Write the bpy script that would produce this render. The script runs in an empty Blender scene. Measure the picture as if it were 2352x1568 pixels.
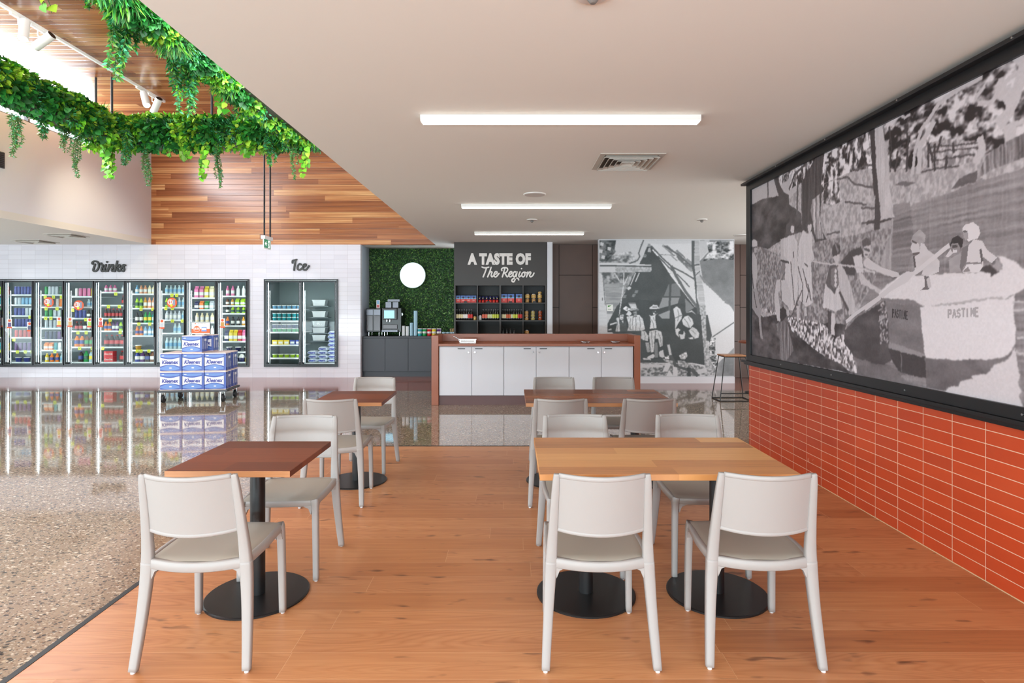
import bpy, math, random
import numpy as np
from mathutils import Vector, Matrix
R = math.radians
PI = math.pi
rnd = random.Random(7)
C = bpy.context.scene.collection
sc = bpy.context.scene

# ---------------------------------------------------------------- camera
F, CX, CY, H = 1360.0, 1178.0, 709.0, 1.52
cam = bpy.data.objects.new('camera', bpy.data.cameras.new('camera'))
C.objects.link(cam)
cam.location = (0, 0, H)
cam.rotation_euler = (R(90), 0, 0)
cam.data.sensor_width = 36.0
cam.data.lens = F / 2352 * 36
cam.data.shift_x = (1176 - CX) / 2352
cam.data.shift_y = (CY - 784) / 2352
cam.data.clip_end = 200
sc.camera = cam

# ---------------------------------------------------------------- world, exposure
sc.view_settings.view_transform = 'Standard'
sc.view_settings.look = 'None'
sc.view_settings.gamma = 1
sc.view_settings.use_curve_mapping = False
sc.view_settings.exposure = 0.5
w = bpy.data.worlds.new('sky')
sc.world = w
w.use_nodes = True
wn = w.node_tree
bg = wn.nodes['Background']
bg.inputs['Color'].default_value = (0.82, 0.91, 1.0, 1)
bg.inputs['Strength'].default_value = 3.2
sc.cycles.use_denoising = True
sc.cycles.max_bounces = 8
sc.cycles.diffuse_bounces = 6
sc.cycles.glossy_bounces = 3
sc.cycles.transparent_max_bounces = 10
sc.cycles.sample_clamp_indirect = 4.0
sc.cycles.caustics_reflective = False
sc.cycles.caustics_refractive = False

def area_light(name, loc, rot, sx, sy, power, color=(1, 1, 1), portal=False, spread=None):
    l = bpy.data.lights.new(name, 'AREA')
    l.shape = 'RECTANGLE'; l.size = sx; l.size_y = sy; l.energy = power; l.color = color
    if spread: l.spread = spread
    if portal: l.cycles.is_portal = True
    o = bpy.data.objects.new(name, l); C.objects.link(o)
    o.location = loc; o.rotation_euler = rot
    return o
# daylight through the glazed shopfront behind the camera and the glazing on the far left
area_light('shopfront_daylight', (-4.0, -4.3, 1.45), (R(90), 0, 0), 17.0, 2.6, 40, (0.84, 0.945, 1.0))
# added fill lamp aimed upward to brighten the ceiling
area_light('ceiling_fill', (-4.0, -4.25, 0.6), (R(150), 0, 0), 17.0, 1.0, 1250, (0.76, 0.91, 1.0))
area_light('side_daylight', (-13.6, 4.0, 1.45), (R(90), 0, R(-90)), 12.0, 2.5, 140, (0.84, 0.945, 1.0))
area_light('side_up_fill', (-13.55, 4.0, 0.6), (R(130), 0, R(-90)), 12.0, 1.0, 240, (0.78, 0.92, 1.0))  # added upward fill that evens out the left side
# added fill lamps, out of view, on the right beyond the terracotta wall
area_light('east_fill', (6.5, 8.4, 1.5), (R(90), 0, R(90)), 5.5, 2.4, 95, (0.94, 0.96, 0.98))
area_light('east_up_fill', (6.5, 8.4, 0.5), (R(130), 0, R(90)), 5.5, 0.8, 60, (0.96, 0.95, 0.94))
area_light('void_near_fill', (-4.9, -1.9, 4.1), (R(90), 0, 0), 5.5, 1.6, 45, (0.9, 0.96, 1.0))  # added fill at the void's near end for timber wall and foliage
area_light('void_right_fill', (-1.78, 3.5, 4.3), (R(90), 0, R(90)), 9.0, 0.9, 330, (0.88, 0.95, 1.0))  # added unseen fill that brightens the left bulkhead
area_light('clerestory_daylight', (-7.95, 4.6, 4.86), (R(90), 0, R(-90)), 13.2, 0.46, 420, (0.86, 0.93, 1.0))

# ---------------------------------------------------------------- helpers
def lin(c):
    def f(v):
        v = v / 255.0
        return v / 12.92 if v <= 0.04045 else ((v + 0.055) / 1.055) ** 2.4
    return (f(c[0]), f(c[1]), f(c[2]), 1.0)

MATS = {}
def mat(name, rgb, rough=0.5, metal=0.0, emit=0.0, spec=0.5, coat=0.0):
    if name in MATS: return MATS[name]
    m = bpy.data.materials.new(name); m.use_nodes = True
    b = m.node_tree.nodes['Principled BSDF']
    b.inputs['Base Color'].default_value = lin(rgb)
    b.inputs['Roughness'].default_value = rough
    b.inputs['Metallic'].default_value = metal
    b.inputs['Specular IOR Level'].default_value = spec
    b.inputs['Coat Weight'].default_value = coat
    if emit:
        b.inputs['Emission Color'].default_value = lin(rgb)
        b.inputs['Emission Strength'].default_value = emit
    MATS[name] = m
    return m

class NT:
    """tiny node-graph writer"""
    def __init__(self, m):
        self.t = m.node_tree; self.n = self.t.nodes; self.l = self.t.links
        self.bsdf = self.n.get('Principled BSDF')
    def node(self, typ, **kw):
        x = self.n.new(typ)
        for k, v in kw.items(): setattr(x, k, v)
        return x
    def put(self, sock, v):
        if isinstance(v, bpy.types.NodeSocket): self.l.new(v, sock)
        else: sock.default_value = v
    def math(self, op, a, b=None, c=None, clamp=False):
        x = self.node('ShaderNodeMath', operation=op, use_clamp=clamp)
        self.put(x.inputs[0], a)
        if b is not None: self.put(x.inputs[1], b)
        if c is not None: self.put(x.inputs[2], c)
        return x.outputs[0]
    def coords(self):
        tc = self.node('ShaderNodeTexCoord')
        s = self.node('ShaderNodeSeparateXYZ'); self.l.new(tc.outputs['Object'], s.inputs[0])
        return tc.outputs['Object'], s.outputs[0], s.outputs[1], s.outputs[2]
    def comb(self, x, y, z):
        c = self.node('ShaderNodeCombineXYZ')
        for i, v in enumerate((x, y, z)): self.put(c.inputs[i], v)
        return c.outputs[0]
    def noise(self, vec, scale, detail=3.0, rough=0.5, dist=0.0):
        x = self.node('ShaderNodeTexNoise')
        self.put(x.inputs['Vector'], vec); self.put(x.inputs['Scale'], scale)
        x.inputs['Detail'].default_value = detail; x.inputs['Roughness'].default_value = rough
        x.inputs['Distortion'].default_value = dist
        return x.outputs['Fac']
    def white(self, vec):
        x = self.node('ShaderNodeTexWhiteNoise'); self.put(x.inputs['Vector'], vec)
        return x.outputs['Value'], x.outputs['Color']
    def ramp(self, fac, stops, interp='LINEAR'):
        x = self.node('ShaderNodeValToRGB'); x.color_ramp.interpolation = interp
        e = x.color_ramp.elements
        while len(e) < len(stops): e.new(0.5)
        for i, (p, c) in enumerate(stops):
            e[i].position = p; e[i].color = lin(c) if len(c) == 3 else c
        self.put(x.inputs[0], fac)
        return x.outputs[0]
    def mix(self, fac, a, b, blend='MIX'):
        x = self.node('ShaderNodeMix', data_type='RGBA', blend_type=blend)
        self.put(x.inputs[0], fac)
        self.put(x.inputs[6], lin(a) if isinstance(a, tuple) and len(a) == 3 else a)
        self.put(x.inputs[7], lin(b) if isinstance(b, tuple) and len(b) == 3 else b)
        return x.outputs[2]
    def bump(self, h, strength=0.2, dist=0.002):
        x = self.node('ShaderNodeBump'); x.inputs['Strength'].default_value = strength
        x.inputs['Distance'].default_value = dist
        self.l.new(h, x.inputs['Height']); self.l.new(x.outputs[0], self.bsdf.inputs['Normal'])

def tile_mat(name, ua, va, pu, pv, g, base, alt, grout, rough, ou=0.0, ov=0.0, wear=0.0):
    """stack-bond tiles: ua/va = axes of the wall ('x','y','z')"""
    m = mat(name, base, rough); t = NT(m)
    vec, x, y, z = t.coords(); ax = {'x': x, 'y': y, 'z': z}
    def edge(c, p, o):
        s = t.math('DIVIDE', t.math('ADD', c, o), p)
        fr = t.math('FRACT', s); fl = t.math('FLOOR', s)
        d = t.math('MULTIPLY', t.math('MINIMUM', fr, t.math('SUBTRACT', 1.0, fr)), p)
        return d, fl
    du, fu = edge(ax[ua], pu, ou); dv, fv = edge(ax[va], pv, ov)
    d = t.math('MINIMUM', du, dv)
    isg = t.math('LESS_THAN', d, g)
    rv, _ = t.white(t.comb(fu, fv, 0.0))
    col = t.mix(rv, base, alt)
    if wear:
        n = t.noise(vec, 9.0, 5.0, 0.65)
        col = t.mix(t.math('MULTIPLY', t.math('GREATER_THAN', n, 0.69), wear), col, (236, 205, 180))
        n2 = t.noise(vec, 3.0, 4.0)
        col = t.mix(t.math('MULTIPLY', n2, 0.25), col, (214, 120, 84))
    t.l.new(t.mix(isg, col, grout), t.bsdf.inputs['Base Color'])
    t.put(t.bsdf.inputs['Roughness'], t.math('MAXIMUM', t.math('MULTIPLY', isg, 0.8), rough))
    t.bump(t.math('MINIMUM', t.math('DIVIDE', d, g * 2.0), 1.0), 0.35, 0.002)
    return m

def board_mat(name, la, va, width, length, stops, rough, gap, gapcol, grain=(1.6, 60.0), knots=False, coat=0.0, butt=True, hi=0.35, var=1.0):
    """boards running along axis la, stacked along axis va"""
    m = mat(name, (150, 90, 50), rough, coat=coat); t = NT(m)
    vec, x, y, z = t.coords(); ax = {'x': x, 'y': y, 'z': z}
    s = t.math('DIVIDE', ax[va], width); row = t.math('FLOOR', s); fr = t.math('FRACT', s)
    r1, _ = t.white(t.comb(row, 3.0, 1.0))
    s2 = t.math('DIVIDE', t.math('ADD', ax[la], t.math('MULTIPLY', r1, length * 7.0)), length)
    colm = t.math('FLOOR', s2); fr2 = t.math('FRACT', s2)
    r2, _ = t.white(t.comb(row, colm, 5.0))
    r3, _ = t.white(t.comb(colm, row, 9.0))
    gv = t.comb(t.math('ADD', t.math('MULTIPLY', ax[la], grain[0]), t.math('MULTIPLY', r3, 40.0)),
                t.math('MULTIPLY', ax[va], grain[1]), t.math('MULTIPLY', row, 3.7))
    g = t.noise(gv, 1.0, 5.0, 0.6, 0.4)
    f = t.math('ADD', t.math('ADD', t.math('MULTIPLY', t.math('SUBTRACT', r2, 0.5), var), 0.5), t.math('MULTIPLY', t.math('SUBTRACT', g, 0.5), hi * 2.0), clamp=True)
    col = t.ramp(f, stops)
    if knots:
        # cathedral figure and knots
        rn_ = t.noise(t.comb(t.math('ADD', t.math('MULTIPLY', ax[la], 0.55), t.math('MULTIPLY', r3, 50.0)), t.math('MULTIPLY', ax[va], 5.0), t.math('MULTIPLY', row, 2.7)), 1.0, 1.5, 0.4)
        rg = t.math('ABSOLUTE', t.math('SINE', t.math('MULTIPLY', rn_, 120.0)))
        rg = t.math('MULTIPLY', rg, t.math('ADD', g, 0.25))
        fig = t.math('MULTIPLY', rg, t.math('MULTIPLY', t.math('GREATER_THAN', r3, 0.35), 0.42))
        col = t.mix(t.math('MULTIPLY', t.noise(t.comb(t.math('MULTIPLY', ax[la], 2.0), t.math('MULTIPLY', ax[va], 6.0), row), 1.0, 4.0), 0.5), col, (160, 96, 62))
        col = t.mix(fig, col, (222, 162, 116))
        kn = t.noise(t.comb(t.math('MULTIPLY', ax[la], 5.0), t.math('MULTIPLY', ax[va], 15.0), t.math('MULTIPLY', row, 1.3)), 1.0, 2.0, 0.5)
        kf = t.math('MULTIPLY', t.math('SUBTRACT', kn, 0.65), 9.0, clamp=True)
        col = t.mix(t.math('MULTIPLY', kf, 0.8), col, (84, 48, 34))
    e1 = t.math('MULTIPLY', t.math('MINIMUM', fr, t.math('SUBTRACT', 1.0, fr)), width)
    e2 = t.math('MULTIPLY', t.math('MINIMUM', fr2, t.math('SUBTRACT', 1.0, fr2)), length)
    e = t.math('MINIMUM', e1, e2) if butt else e1
    isg = t.math('LESS_THAN', e, gap)
    t.l.new(t.mix(isg, col, gapcol), t.bsdf.inputs['Base Color'])
    t.bump(t.math('MINIMUM', t.math('DIVIDE', e, gap * 2.0), 1.0), 0.3, 0.002)
    return m

class MB:
    """mesh collector: everything put in becomes ONE mesh object"""
    def __init__(self): self.v = []; self.f = []; self.m = []; self.sm = []
    def add(self, vs, fs, mi=0, smooth=False):
        b = len(self.v); self.v.extend([tuple(p) for p in vs])
        for q in fs: self.f.append(tuple(b + i for i in q)); self.m.append(mi); self.sm.append(smooth)
        return self
    def box(self, x0, x1, y0, y1, z0, z1, mi=0, M=None):
        vs = [Vector((x, y, z)) for z in (z0, z1) for y in (y0, y1) for x in (x0, x1)]
        if M is not None: vs = [M @ p for p in vs]
        return self.add(vs, [(0, 2, 3, 1), (4, 5, 7, 6), (0, 1, 5, 4), (2, 6, 7, 3), (0, 4, 6, 2), (1, 3, 7, 5)], mi)
    def cyl(self, p0, p1, r0, r1=None, n=16, mi=0, smooth=True, caps=True):
        r1 = r0 if r1 is None else r1
        p0 = Vector(p0); p1 = Vector(p1); d = (p1 - p0).normalized()
        a = d.orthogonal().normalized(); b = d.cross(a)
        vs = []
        for p, r in ((p0, r0), (p1, r1)):
            for i in range(n):
                t = 2 * PI * i / n; vs.append(p + (a * math.cos(t) + b * math.sin(t)) * r)
        self.add(vs, [(i, (i + 1) % n, n + (i + 1) % n, n + i) for i in range(n)], mi, smooth)
        if caps:
            self.add(vs[:n], [tuple(reversed(range(n)))], mi); self.add(vs[n:], [tuple(range(n))], mi)
        return self
    def lathe(self, prof, n=16, mi=0, c=(0, 0), smooth=True, z=0.0, mis=None):
        vs = []
        for (r, h) in prof:
            for i in range(n):
                t = 2 * PI * i / n; vs.append((c[0] + r * math.cos(t), c[1] + r * math.sin(t), z + h))
        for k in range(len(prof) - 1):
            fs = [(k * n + i, k * n + (i + 1) % n, (k + 1) * n + (i + 1) % n, (k + 1) * n + i) for i in range(n)]
            b = len(self.v) if k == 0 else b0
            if k == 0: b0 = b; self.v.extend(vs)
            for q in fs:
                self.f.append(tuple(b0 + i for i in q)); self.m.append(mis[k] if mis else mi); self.sm.append(smooth)
        self.f.append(tuple(b0 + i for i in reversed(range(n)))); self.m.append(mis[0] if mis else mi); self.sm.append(False)
        L = (len(prof) - 1) * n
        self.f.append(tuple(b0 + L + i for i in range(n))); self.m.append(mis[-1] if mis else mi); self.sm.append(False)
        return self
    def prism(self, pts, y0, y1, mi=0, axis='y', M=None):
        """polygon pts in (x,z) pushed through y (or (y,z) through x, or (x,y) through z)"""
        def mk(p, t):
            q = (p[0], t, p[1]) if axis == 'y' else ((t, p[0], p[1]) if axis == 'x' else (p[0], p[1], t))
            q = Vector(q)
            return M @ q if M is not None else q
        n = len(pts)
        vs = [mk(p, y0) for p in pts] + [mk(p, y1) for p in pts]
        fs = [(i, (i + 1) % n, n + (i + 1) % n, n + i) for i in range(n)] + [tuple(reversed(range(n))), tuple(range(n, 2 * n))]
        return self.add(vs, fs, mi)
    def sweep(self, pts, sizes, mi=0, sub=5, bev=0.3):
        """rounded rectangle swept along pts; sizes = (width along x, depth across) per point"""
        P = [Vector(p) for p in pts]; S = sizes
        path = []; sz = []
        for i in range(len(P) - 1):
            p0 = P[max(i - 1, 0)]; p1 = P[i]; p2 = P[i + 1]; p3 = P[min(i + 2, len(P) - 1)]
            for k in range(sub):
                t = k / sub
                path.append(0.5 * ((2 * p1) + (p2 - p0) * t + (2 * p0 - 5 * p1 + 4 * p2 - p3) * t * t + (3 * p1 - p0 - 3 * p2 + p3) * t ** 3))
                sz.append((S[i][0] * (1 - t) + S[i + 1][0] * t, S[i][1] * (1 - t) + S[i + 1][1] * t))
        path.append(P[-1]); sz.append(S[-1])
        vs = []; n = 8
        for i, p in enumerate(path):
            d = (path[min(i + 1, len(path) - 1)] - path[max(i - 1, 0)]).normalized()
            xa = Vector((1, 0, 0)) if abs(d.x) < 0.8 else Vector((0, 1, 0))
            ya = d.cross(xa).normalized(); xa = ya.cross(d).normalized()
            w_, h_ = sz[i][0] / 2, sz[i][1] / 2; b = min(w_, h_) * bev
            for (u, v) in ((w_ - b, h_), (w_, h_ - b), (w_, -h_ + b), (w_ - b, -h_), (-w_ + b, -h_), (-w_, -h_ + b), (-w_, h_ - b), (-w_ + b, h_)):
                vs.append(p + xa * u + ya * v)
        L = len(path)
        fs = [(k * n + i, k * n + (i + 1) % n, (k + 1) * n + (i + 1) % n, (k + 1) * n + i) for k in range(L - 1) for i in range(n)]
        fs += [tuple(reversed(range(n))), tuple(range((L - 1) * n, L * n))]
        return self.add(vs, fs, mi, True)
    def tube(self, pts, r, n=8, mi=0):
        for a, b in zip(pts[:-1], pts[1:]): self.cyl(a, b, r, n=n, mi=mi)
        return self
    def grid(self, fn, nu, nv, mi=0, smooth=True):
        vs = [fn(i / nu, j / nv) for j in range(nv + 1) for i in range(nu + 1)]
        fs = [(j * (nu + 1) + i, j * (nu + 1) + i + 1, (j + 1) * (nu + 1) + i + 1, (j + 1) * (nu + 1) + i) for j in range(nv) for i in range(nu)]
        return self.add(vs, fs, mi, smooth)
    def build(self, name, mats, parent=None, bevel=0.0, seg=2, loc=None):
        me = bpy.data.meshes.new(name)
        me.from_pydata([tuple(p) for p in self.v], [], self.f)
        ms = mats if isinstance(mats, (list, tuple)) else [mats]
        for m in ms: me.materials.append(m)
        me.polygons.foreach_set('material_index', self.m)
        me.polygons.foreach_set('use_smooth', self.sm)
        me.update()
        o = bpy.data.objects.new(name, me); C.objects.link(o)
        if parent is not None: o.parent = parent
        if loc is not None: o.location = loc
        if bevel:
            b = o.modifiers.new('bevel', 'BEVEL'); b.width = bevel; b.segments = seg; b.limit_method = 'ANGLE'; b.angle_limit = R(40)
        return o

def tag(o, label, cat, group=None, kind=None):
    o['label'] = label; o['category'] = cat
    if group: o['group'] = group
    if kind: o['kind'] = kind
    return o
def thing(name, label, cat, loc=(0, 0, 0), rz=0.0, group=None):
    o = bpy.data.objects.new(name, None); C.objects.link(o)
    o.empty_display_size = 0.1
    o.location = loc; o.rotation_euler = (0, 0, rz)
    return tag(o, label, cat, group)
def struct(name, mb, m, label=None):
    o = mb.build(name, m)
    o['kind'] = 'structure'
    if label: o['label'] = label
    return o
def copy_tree(o, parent=None):
    c = o.copy(); C.objects.link(c)
    if parent is not None: c.parent = parent
    for ch in list(o.children): copy_tree(ch, c)
    return c
def at(px, py, Y):
    """photo pixel + distance -> point in the room"""
    return Vector(((px - CX) * Y / F, Y, H - (py - CY) * Y / F))
def zx(zc, u, v):
    """pixel of a magnified crop (x0, y0, factor) -> photo pixel"""
    return (zc[0] + u / zc[2], zc[1] + v / zc[2])

def text_mesh(txt, size, depth, offset=0.0, shear=0.0, sx=1.0, spacing=1.0):
    cu = bpy.data.curves.new('txt', 'FONT'); cu.body = txt; cu.size = size; cu.extrude = depth / 2
    cu.offset = offset; cu.shear = shear; cu.space_character = spacing; cu.align_x = 'CENTER'; cu.align_y = 'CENTER'
    cu.resolution_u = 3
    o = bpy.data.objects.new('txt', cu); C.objects.link(o)
    dg = bpy.context.evaluated_depsgraph_get()
    me = bpy.data.meshes.new_from_object(o.evaluated_get(dg))
    bpy.data.objects.remove(o); 
    vs = [(v.co.x * sx, v.co.y, v.co.z) for v in me.vertices]; fs = [tuple(p.vertices) for p in me.polygons]
    bpy.data.meshes.remove(me)
    return vs, fs
def add_text(mb, txt, size, depth, pos, mi=0, face='-y', **kw):
    vs, fs = text_mesh(txt, size, depth, **kw)
    p = Vector(pos)
    out = []
    for (x, y, z) in vs:
        if face == '-y': q = Vector((x, -z, y))
        elif face == '+x': q = Vector((z, x, y))
        elif face == '-x': q = Vector((-z, -x, y))
        else: q = Vector((x, y, z))
        out.append(p + q)
    mb.add(out, fs, mi)
    return mb
def smooth_line(pts, sub=6):
    P = [Vector((a, b, 0)) for a, b in pts]; out = []
    if len(P) == 1: return P
    for i in range(len(P) - 1):
        p0 = P[max(i - 1, 0)]; p1 = P[i]; p2 = P[i + 1]; p3 = P[min(i + 2, len(P) - 1)]
        for k in range(sub):
            t = k / sub
            out.append(0.5 * ((2 * p1) + (p2 - p0) * t + (2 * p0 - 5 * p1 + 4 * p2 - p3) * t * t + (3 * p1 - p0 - 3 * p2 + p3) * t ** 3))
    out.append(P[-1]); return out
def lettering(mb, strokes, zc, Y, wpx, depth, mi=0):
    """brush strokes with round ends, raised from the wall; strokes in crop pixels"""
    k = 0
    for st in strokes:
        L = smooth_line(st)
        P = []
        for p in L:
            q = at(*zx(zc, p.x, p.y), Y); P.append(Vector((q.x, q.z)))
        r = wpx / zc[2] * Y / F / 2
        yy = Y - depth - 0.0004 * (k % 5); k += 1
        if len(P) == 1:
            mb.prism([(P[0].x + r * 1.1 * math.cos(a), P[0].y + r * 1.1 * math.sin(a)) for a in [i * PI / 6 for i in range(12)]], yy, Y - 0.002, mi); continue
        left = []; right = []
        for i, p in enumerate(P):
            d = (P[min(i + 1, len(P) - 1)] - P[max(i - 1, 0)])
            d = d.normalized() if d.length > 1e-9 else Vector((1, 0))
            n = Vector((-d.y, d.x)); left.append(p + n * r); right.append(p - n * r)
        for i in range(len(P) - 1):
            mb.prism([left[i], left[i + 1], right[i + 1], right[i]], yy, Y - 0.002, mi)
        for e in (P[0], P[-1]):
            mb.prism([(e.x + r * math.cos(a), e.y + r * math.sin(a)) for a in [i * PI / 5 for i in range(10)]], yy - 0.0002, Y - 0.002, mi)
    return mb
ORD = ['first', 'second', 'third', 'fourth', 'fifth', 'sixth', 'seventh', 'eighth', 'ninth']
# ---------------------------------------------------------------- room materials
M = {}
M['ceiling'] = mat('ceiling_paint', (224, 223, 216), 0.9)
M['white_wall'] = mat('white_paint', (224, 226, 232), 0.8)
M['white_tile'] = tile_mat('white_stack_tile', 'x', 'z', 0.3005, 0.1005, 0.0016, (222, 221, 228), (214, 213, 221), (176, 172, 176), 0.12, ou=0.05, ov=0.0)
M['red_tile'] = tile_mat('terracotta_tile', 'y', 'z', 0.252, 0.0768, 0.0022, (204, 72, 30), (186, 60, 24), (232, 196, 168), 0.38, ou=-0.03, ov=0.0, wear=0.3)
M['oak'] = board_mat('oak_floor', 'x', 'y', 0.187, 1.9,
    [(0.0, (152, 96, 58)), (0.35, (190, 126, 79)), (0.65, (206, 143, 92)), (1.0, (222, 166, 114))], 0.36, 0.0009, (222, 172, 128), grain=(1.8, 42.0), knots=True, hi=0.5, var=0.36)
M['timber_ceiling'] = board_mat('timber_lining', 'x', 'y', 0.122, 2.6,
    [(0.0, (118, 66, 36)), (0.3, (158, 96, 56)), (0.6, (182, 118, 72)), (0.85, (208, 152, 98)), (1.0, (230, 184, 128))], 0.2, 0.0028, (84, 48, 28), grain=(0.5, 30.0), hi=0.8, var=0.75, butt=False)
M['timber_wall'] = board_mat('timber_wall_lining', 'x', 'z', 0.122, 2.6,
    [(0.0, (118, 66, 36)), (0.3, (158, 96, 56)), (0.6, (182, 118, 72)), (0.85, (208, 152, 98)), (1.0, (230, 184, 128))], 0.26, 0.0028, (84, 48, 28), grain=(0.5, 30.0), hi=0.8, var=0.75, butt=False)
M['black'] = mat('black_metal', (22, 22, 24), 0.38)
M['black_trim'] = mat('black_floor_trim', (28, 28, 30), 0.5)
M['bronze_panel'] = mat('bronze_panel', (92, 74, 66), 0.42)
M['dark'] = mat('dark_void', (16, 16, 17), 0.8)
M['brown_floor'] = mat('brown_polished_floor', (150, 92, 76), 0.10)

def terrazzo():
    m = mat('terrazzo', (190, 160, 130), 0.06, coat=0.35); t = NT(m)
    vec, x, y, z = t.coords()
    base = t.ramp(t.noise(vec, 0.7, 3.0), [(0.3, (152, 135, 120)), (0.7, (132, 113, 96))])
    col = t.mix(t.math('MULTIPLY', t.noise(vec, 55.0, 2.0), 0.5), base, (186, 164, 138))
    for i, (sc_, thr, stops) in enumerate([
            (40.0, 0.42, [(0.0, (62, 62, 64)), (0.5, (84, 80, 76)), (0.62, (190, 172, 148)), (1.0, (222, 212, 196))]),
            (74.0, 0.42, [(0.0, (74, 74, 76)), (0.4, (130, 100, 78)), (0.6, (214, 202, 184)), (1.0, (92, 84, 78))])]):
        v = t.node('ShaderNodeTexVoronoi', feature='F1')
        wob = t.node('ShaderNodeVectorMath', operation='ADD')
        nz = t.node('ShaderNodeTexNoise'); nz.inputs['Scale'].default_value = sc_ * 0.9
        t.l.new(vec, nz.inputs['Vector'])
        scl = t.node('ShaderNodeVectorMath', operation='SCALE'); t.l.new(nz.outputs['Color'], scl.inputs[0]); scl.inputs['Scale'].default_value = 0.55 / sc_
        t.l.new(vec, wob.inputs[0]); t.l.new(scl.outputs[0], wob.inputs[1])
        mp = t.node('ShaderNodeMapping'); mp.inputs['Rotation'].default_value = (0, 0, 0.5 + i); mp.inputs['Scale'].default_value = (1.0, 1.5, 1)
        t.l.new(wob.outputs[0], mp.inputs['Vector'])
        t.l.new(mp.outputs[0], v.inputs['Vector']); v.inputs['Scale'].default_value = sc_
        s = t.node('ShaderNodeSeparateColor'); t.l.new(v.outputs['Color'], s.inputs[0])
        size = t.math('MULTIPLY', s.outputs[1], thr)
        size = t.math('ADD', size, 0.12)
        chip = t.math('LESS_THAN', v.outputs['Distance'], size)
        col = t.mix(t.math('MULTIPLY', chip, t.math('GREATER_THAN', s.outputs[2], 0.12)), col, t.ramp(s.outputs[0], stops))
    t.l.new(col, t.bsdf.inputs['Base Color'])
    t.put(t.bsdf.inputs['Roughness'], 0.055)
    return m
M['terrazzo'] = terrazzo()
def plaster_noise(m):
    t = NT(m); vec, x, y, z = t.coords(); t.bump(t.noise(vec, 120.0, 2.0), 0.05, 0.001)
plaster_noise(M['ceiling']); plaster_noise(M['white_wall'])
def panel_sheen(m, a, b):
    t = NT(m); vec, x, y, z = t.coords()
    t.l.new(t.mix(t.noise(vec, 1.2, 4.0), a, b), t.bsdf.inputs['Base Color'])
panel_sheen(M['bronze_panel'], (122, 92, 78), (88, 70, 66))

# ---------------------------------------------------------------- floor
ZC, ZT = 2.94, 5.15           # low ceiling, timber ceiling of the tall void
XV, XL, YB, YN = -1.72, -8.0, 13.1, -2.0   # void edges, back wall, near end of the void
XW = 2.64                      # terracotta wall
b = MB()
b.box(-14, -2.09, -4.5, 11.0, -0.1, 0); b.box(-2.09, 6.6, 6.58, 11.0, -0.1, 0); b.box(2.64, 6.6, -4.5, 6.58, -0.1, 0)
struct('floor', b, M['terrazzo'], 'polished terrazzo floor with stone chips')
struct('floor.001', MB().box(-2.06, XW, -4.5, 6.55, -0.1, 0.0), M['oak'], 'oak plank floor under the tables')
struct('floor.002', MB().box(-14, 6.6, 11.0, 14.4, -0.1, 0.0), M['brown_floor'], 'red-brown polished floor strip along the back')
b = MB(); b.box(-2.09, -2.06, -4.5, 6.58, -0.1, 0.002); b.box(-2.06, XW, 6.55, 6.58, -0.1, 0.002)
struct('trim_1', b, M['black_trim'], 'black floor trim around the oak floor')

# ---------------------------------------------------------------- ceilings and void
b = MB()
b.box(XV, 6.6, -4.5, 14.4, ZC, ZC + 0.12); b.box(-14, XL, -4.5, YB, ZC, ZC + 0.12); b.box(XL, XV, -4.5, YN, ZC, ZC + 0.12)
b.box(-3.4, XV, YB + 0.145, 14.4, ZC, ZC + 0.12)
struct('ceiling', b, M['ceiling'], 'flat painted plaster ceiling')
struct('ceiling.001', MB().box(XL - 0.1, XV + 0.1, YN - 0.1, YB + 0.1, ZT, ZT + 0.1), M['timber_ceiling'], 'timber board ceiling high in the void')
struct('wall_void_back', MB().box(XL, XV, YB, YB + 0.14, ZC, ZT), M['timber_wall'], 'timber board wall above the fridges')
b = MB()
b.box(XL - 0.15, XL, YN, YB, ZC + 0.12, 4.60); b.box(XL - 0.15, XL, YN, YB, 5.12, ZT)
b.box(XL - 0.15, XL, 11.27, YB, 4.60, 5.12); b.box(XL - 0.15, XL, YN, -1.6, 4.60, 5.12)
struct('wall_void_left', b, M['white_wall'], 'white bulkhead below the clerestory')
struct('wall_void_right', MB().box(XV, XV + 0.12, YN, YB, ZC + 0.12, ZT), M['white_wall'])
struct('wall_void_near', MB().box(XL - 0.1, XV + 0.1, YN - 0.14, YN, ZC + 0.12, ZT), M['white_wall'])
# clerestory window: frame bars and panes
b = MB(); y = -1.6
while y < 11.3:
    b.box(XL - 0.11, XL - 0.04, y - 0.02, y + 0.02, 4.60, 5.12, 0); y += 1.43
b.box(XL - 0.11, XL - 0.04, -1.6, 11.27, 4.60, 4.63, 0); b.box(XL - 0.11, XL - 0.04, -1.6, 11.27, 5.09, 5.12, 0)
win = struct('window_1', b, mat('window_frame_grey', (120, 122, 126), 0.4), 'clerestory window band')
def thin_glass(name, tint=(248, 252, 250), refl=1.0):
    m = bpy.data.materials.new(name); m.use_nodes = True; t = NT(m)
    t.n.remove(t.bsdf)
    tr = t.node('ShaderNodeBsdfTransparent'); tr.inputs[0].default_value = lin(tint)
    gl = t.node('ShaderNodeBsdfGlossy'); gl.inputs['Roughness'].default_value = 0.015
    fr = t.node('ShaderNodeFresnel'); fr.inputs[0].default_value = 1.5
    mx = t.node('ShaderNodeMixShader')
    t.l.new(t.math('MULTIPLY', fr.outputs[0], refl * 1.6, clamp=True), mx.inputs[0])
    t.l.new(tr.outputs[0], mx.inputs[1]); t.l.new(gl.outputs[0], mx.inputs[2])
    t.l.new(mx.outputs[0], t.n['Material Output'].inputs[0])
    return m
M['glass'] = thin_glass('thin_glass', refl=0.09)

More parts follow.
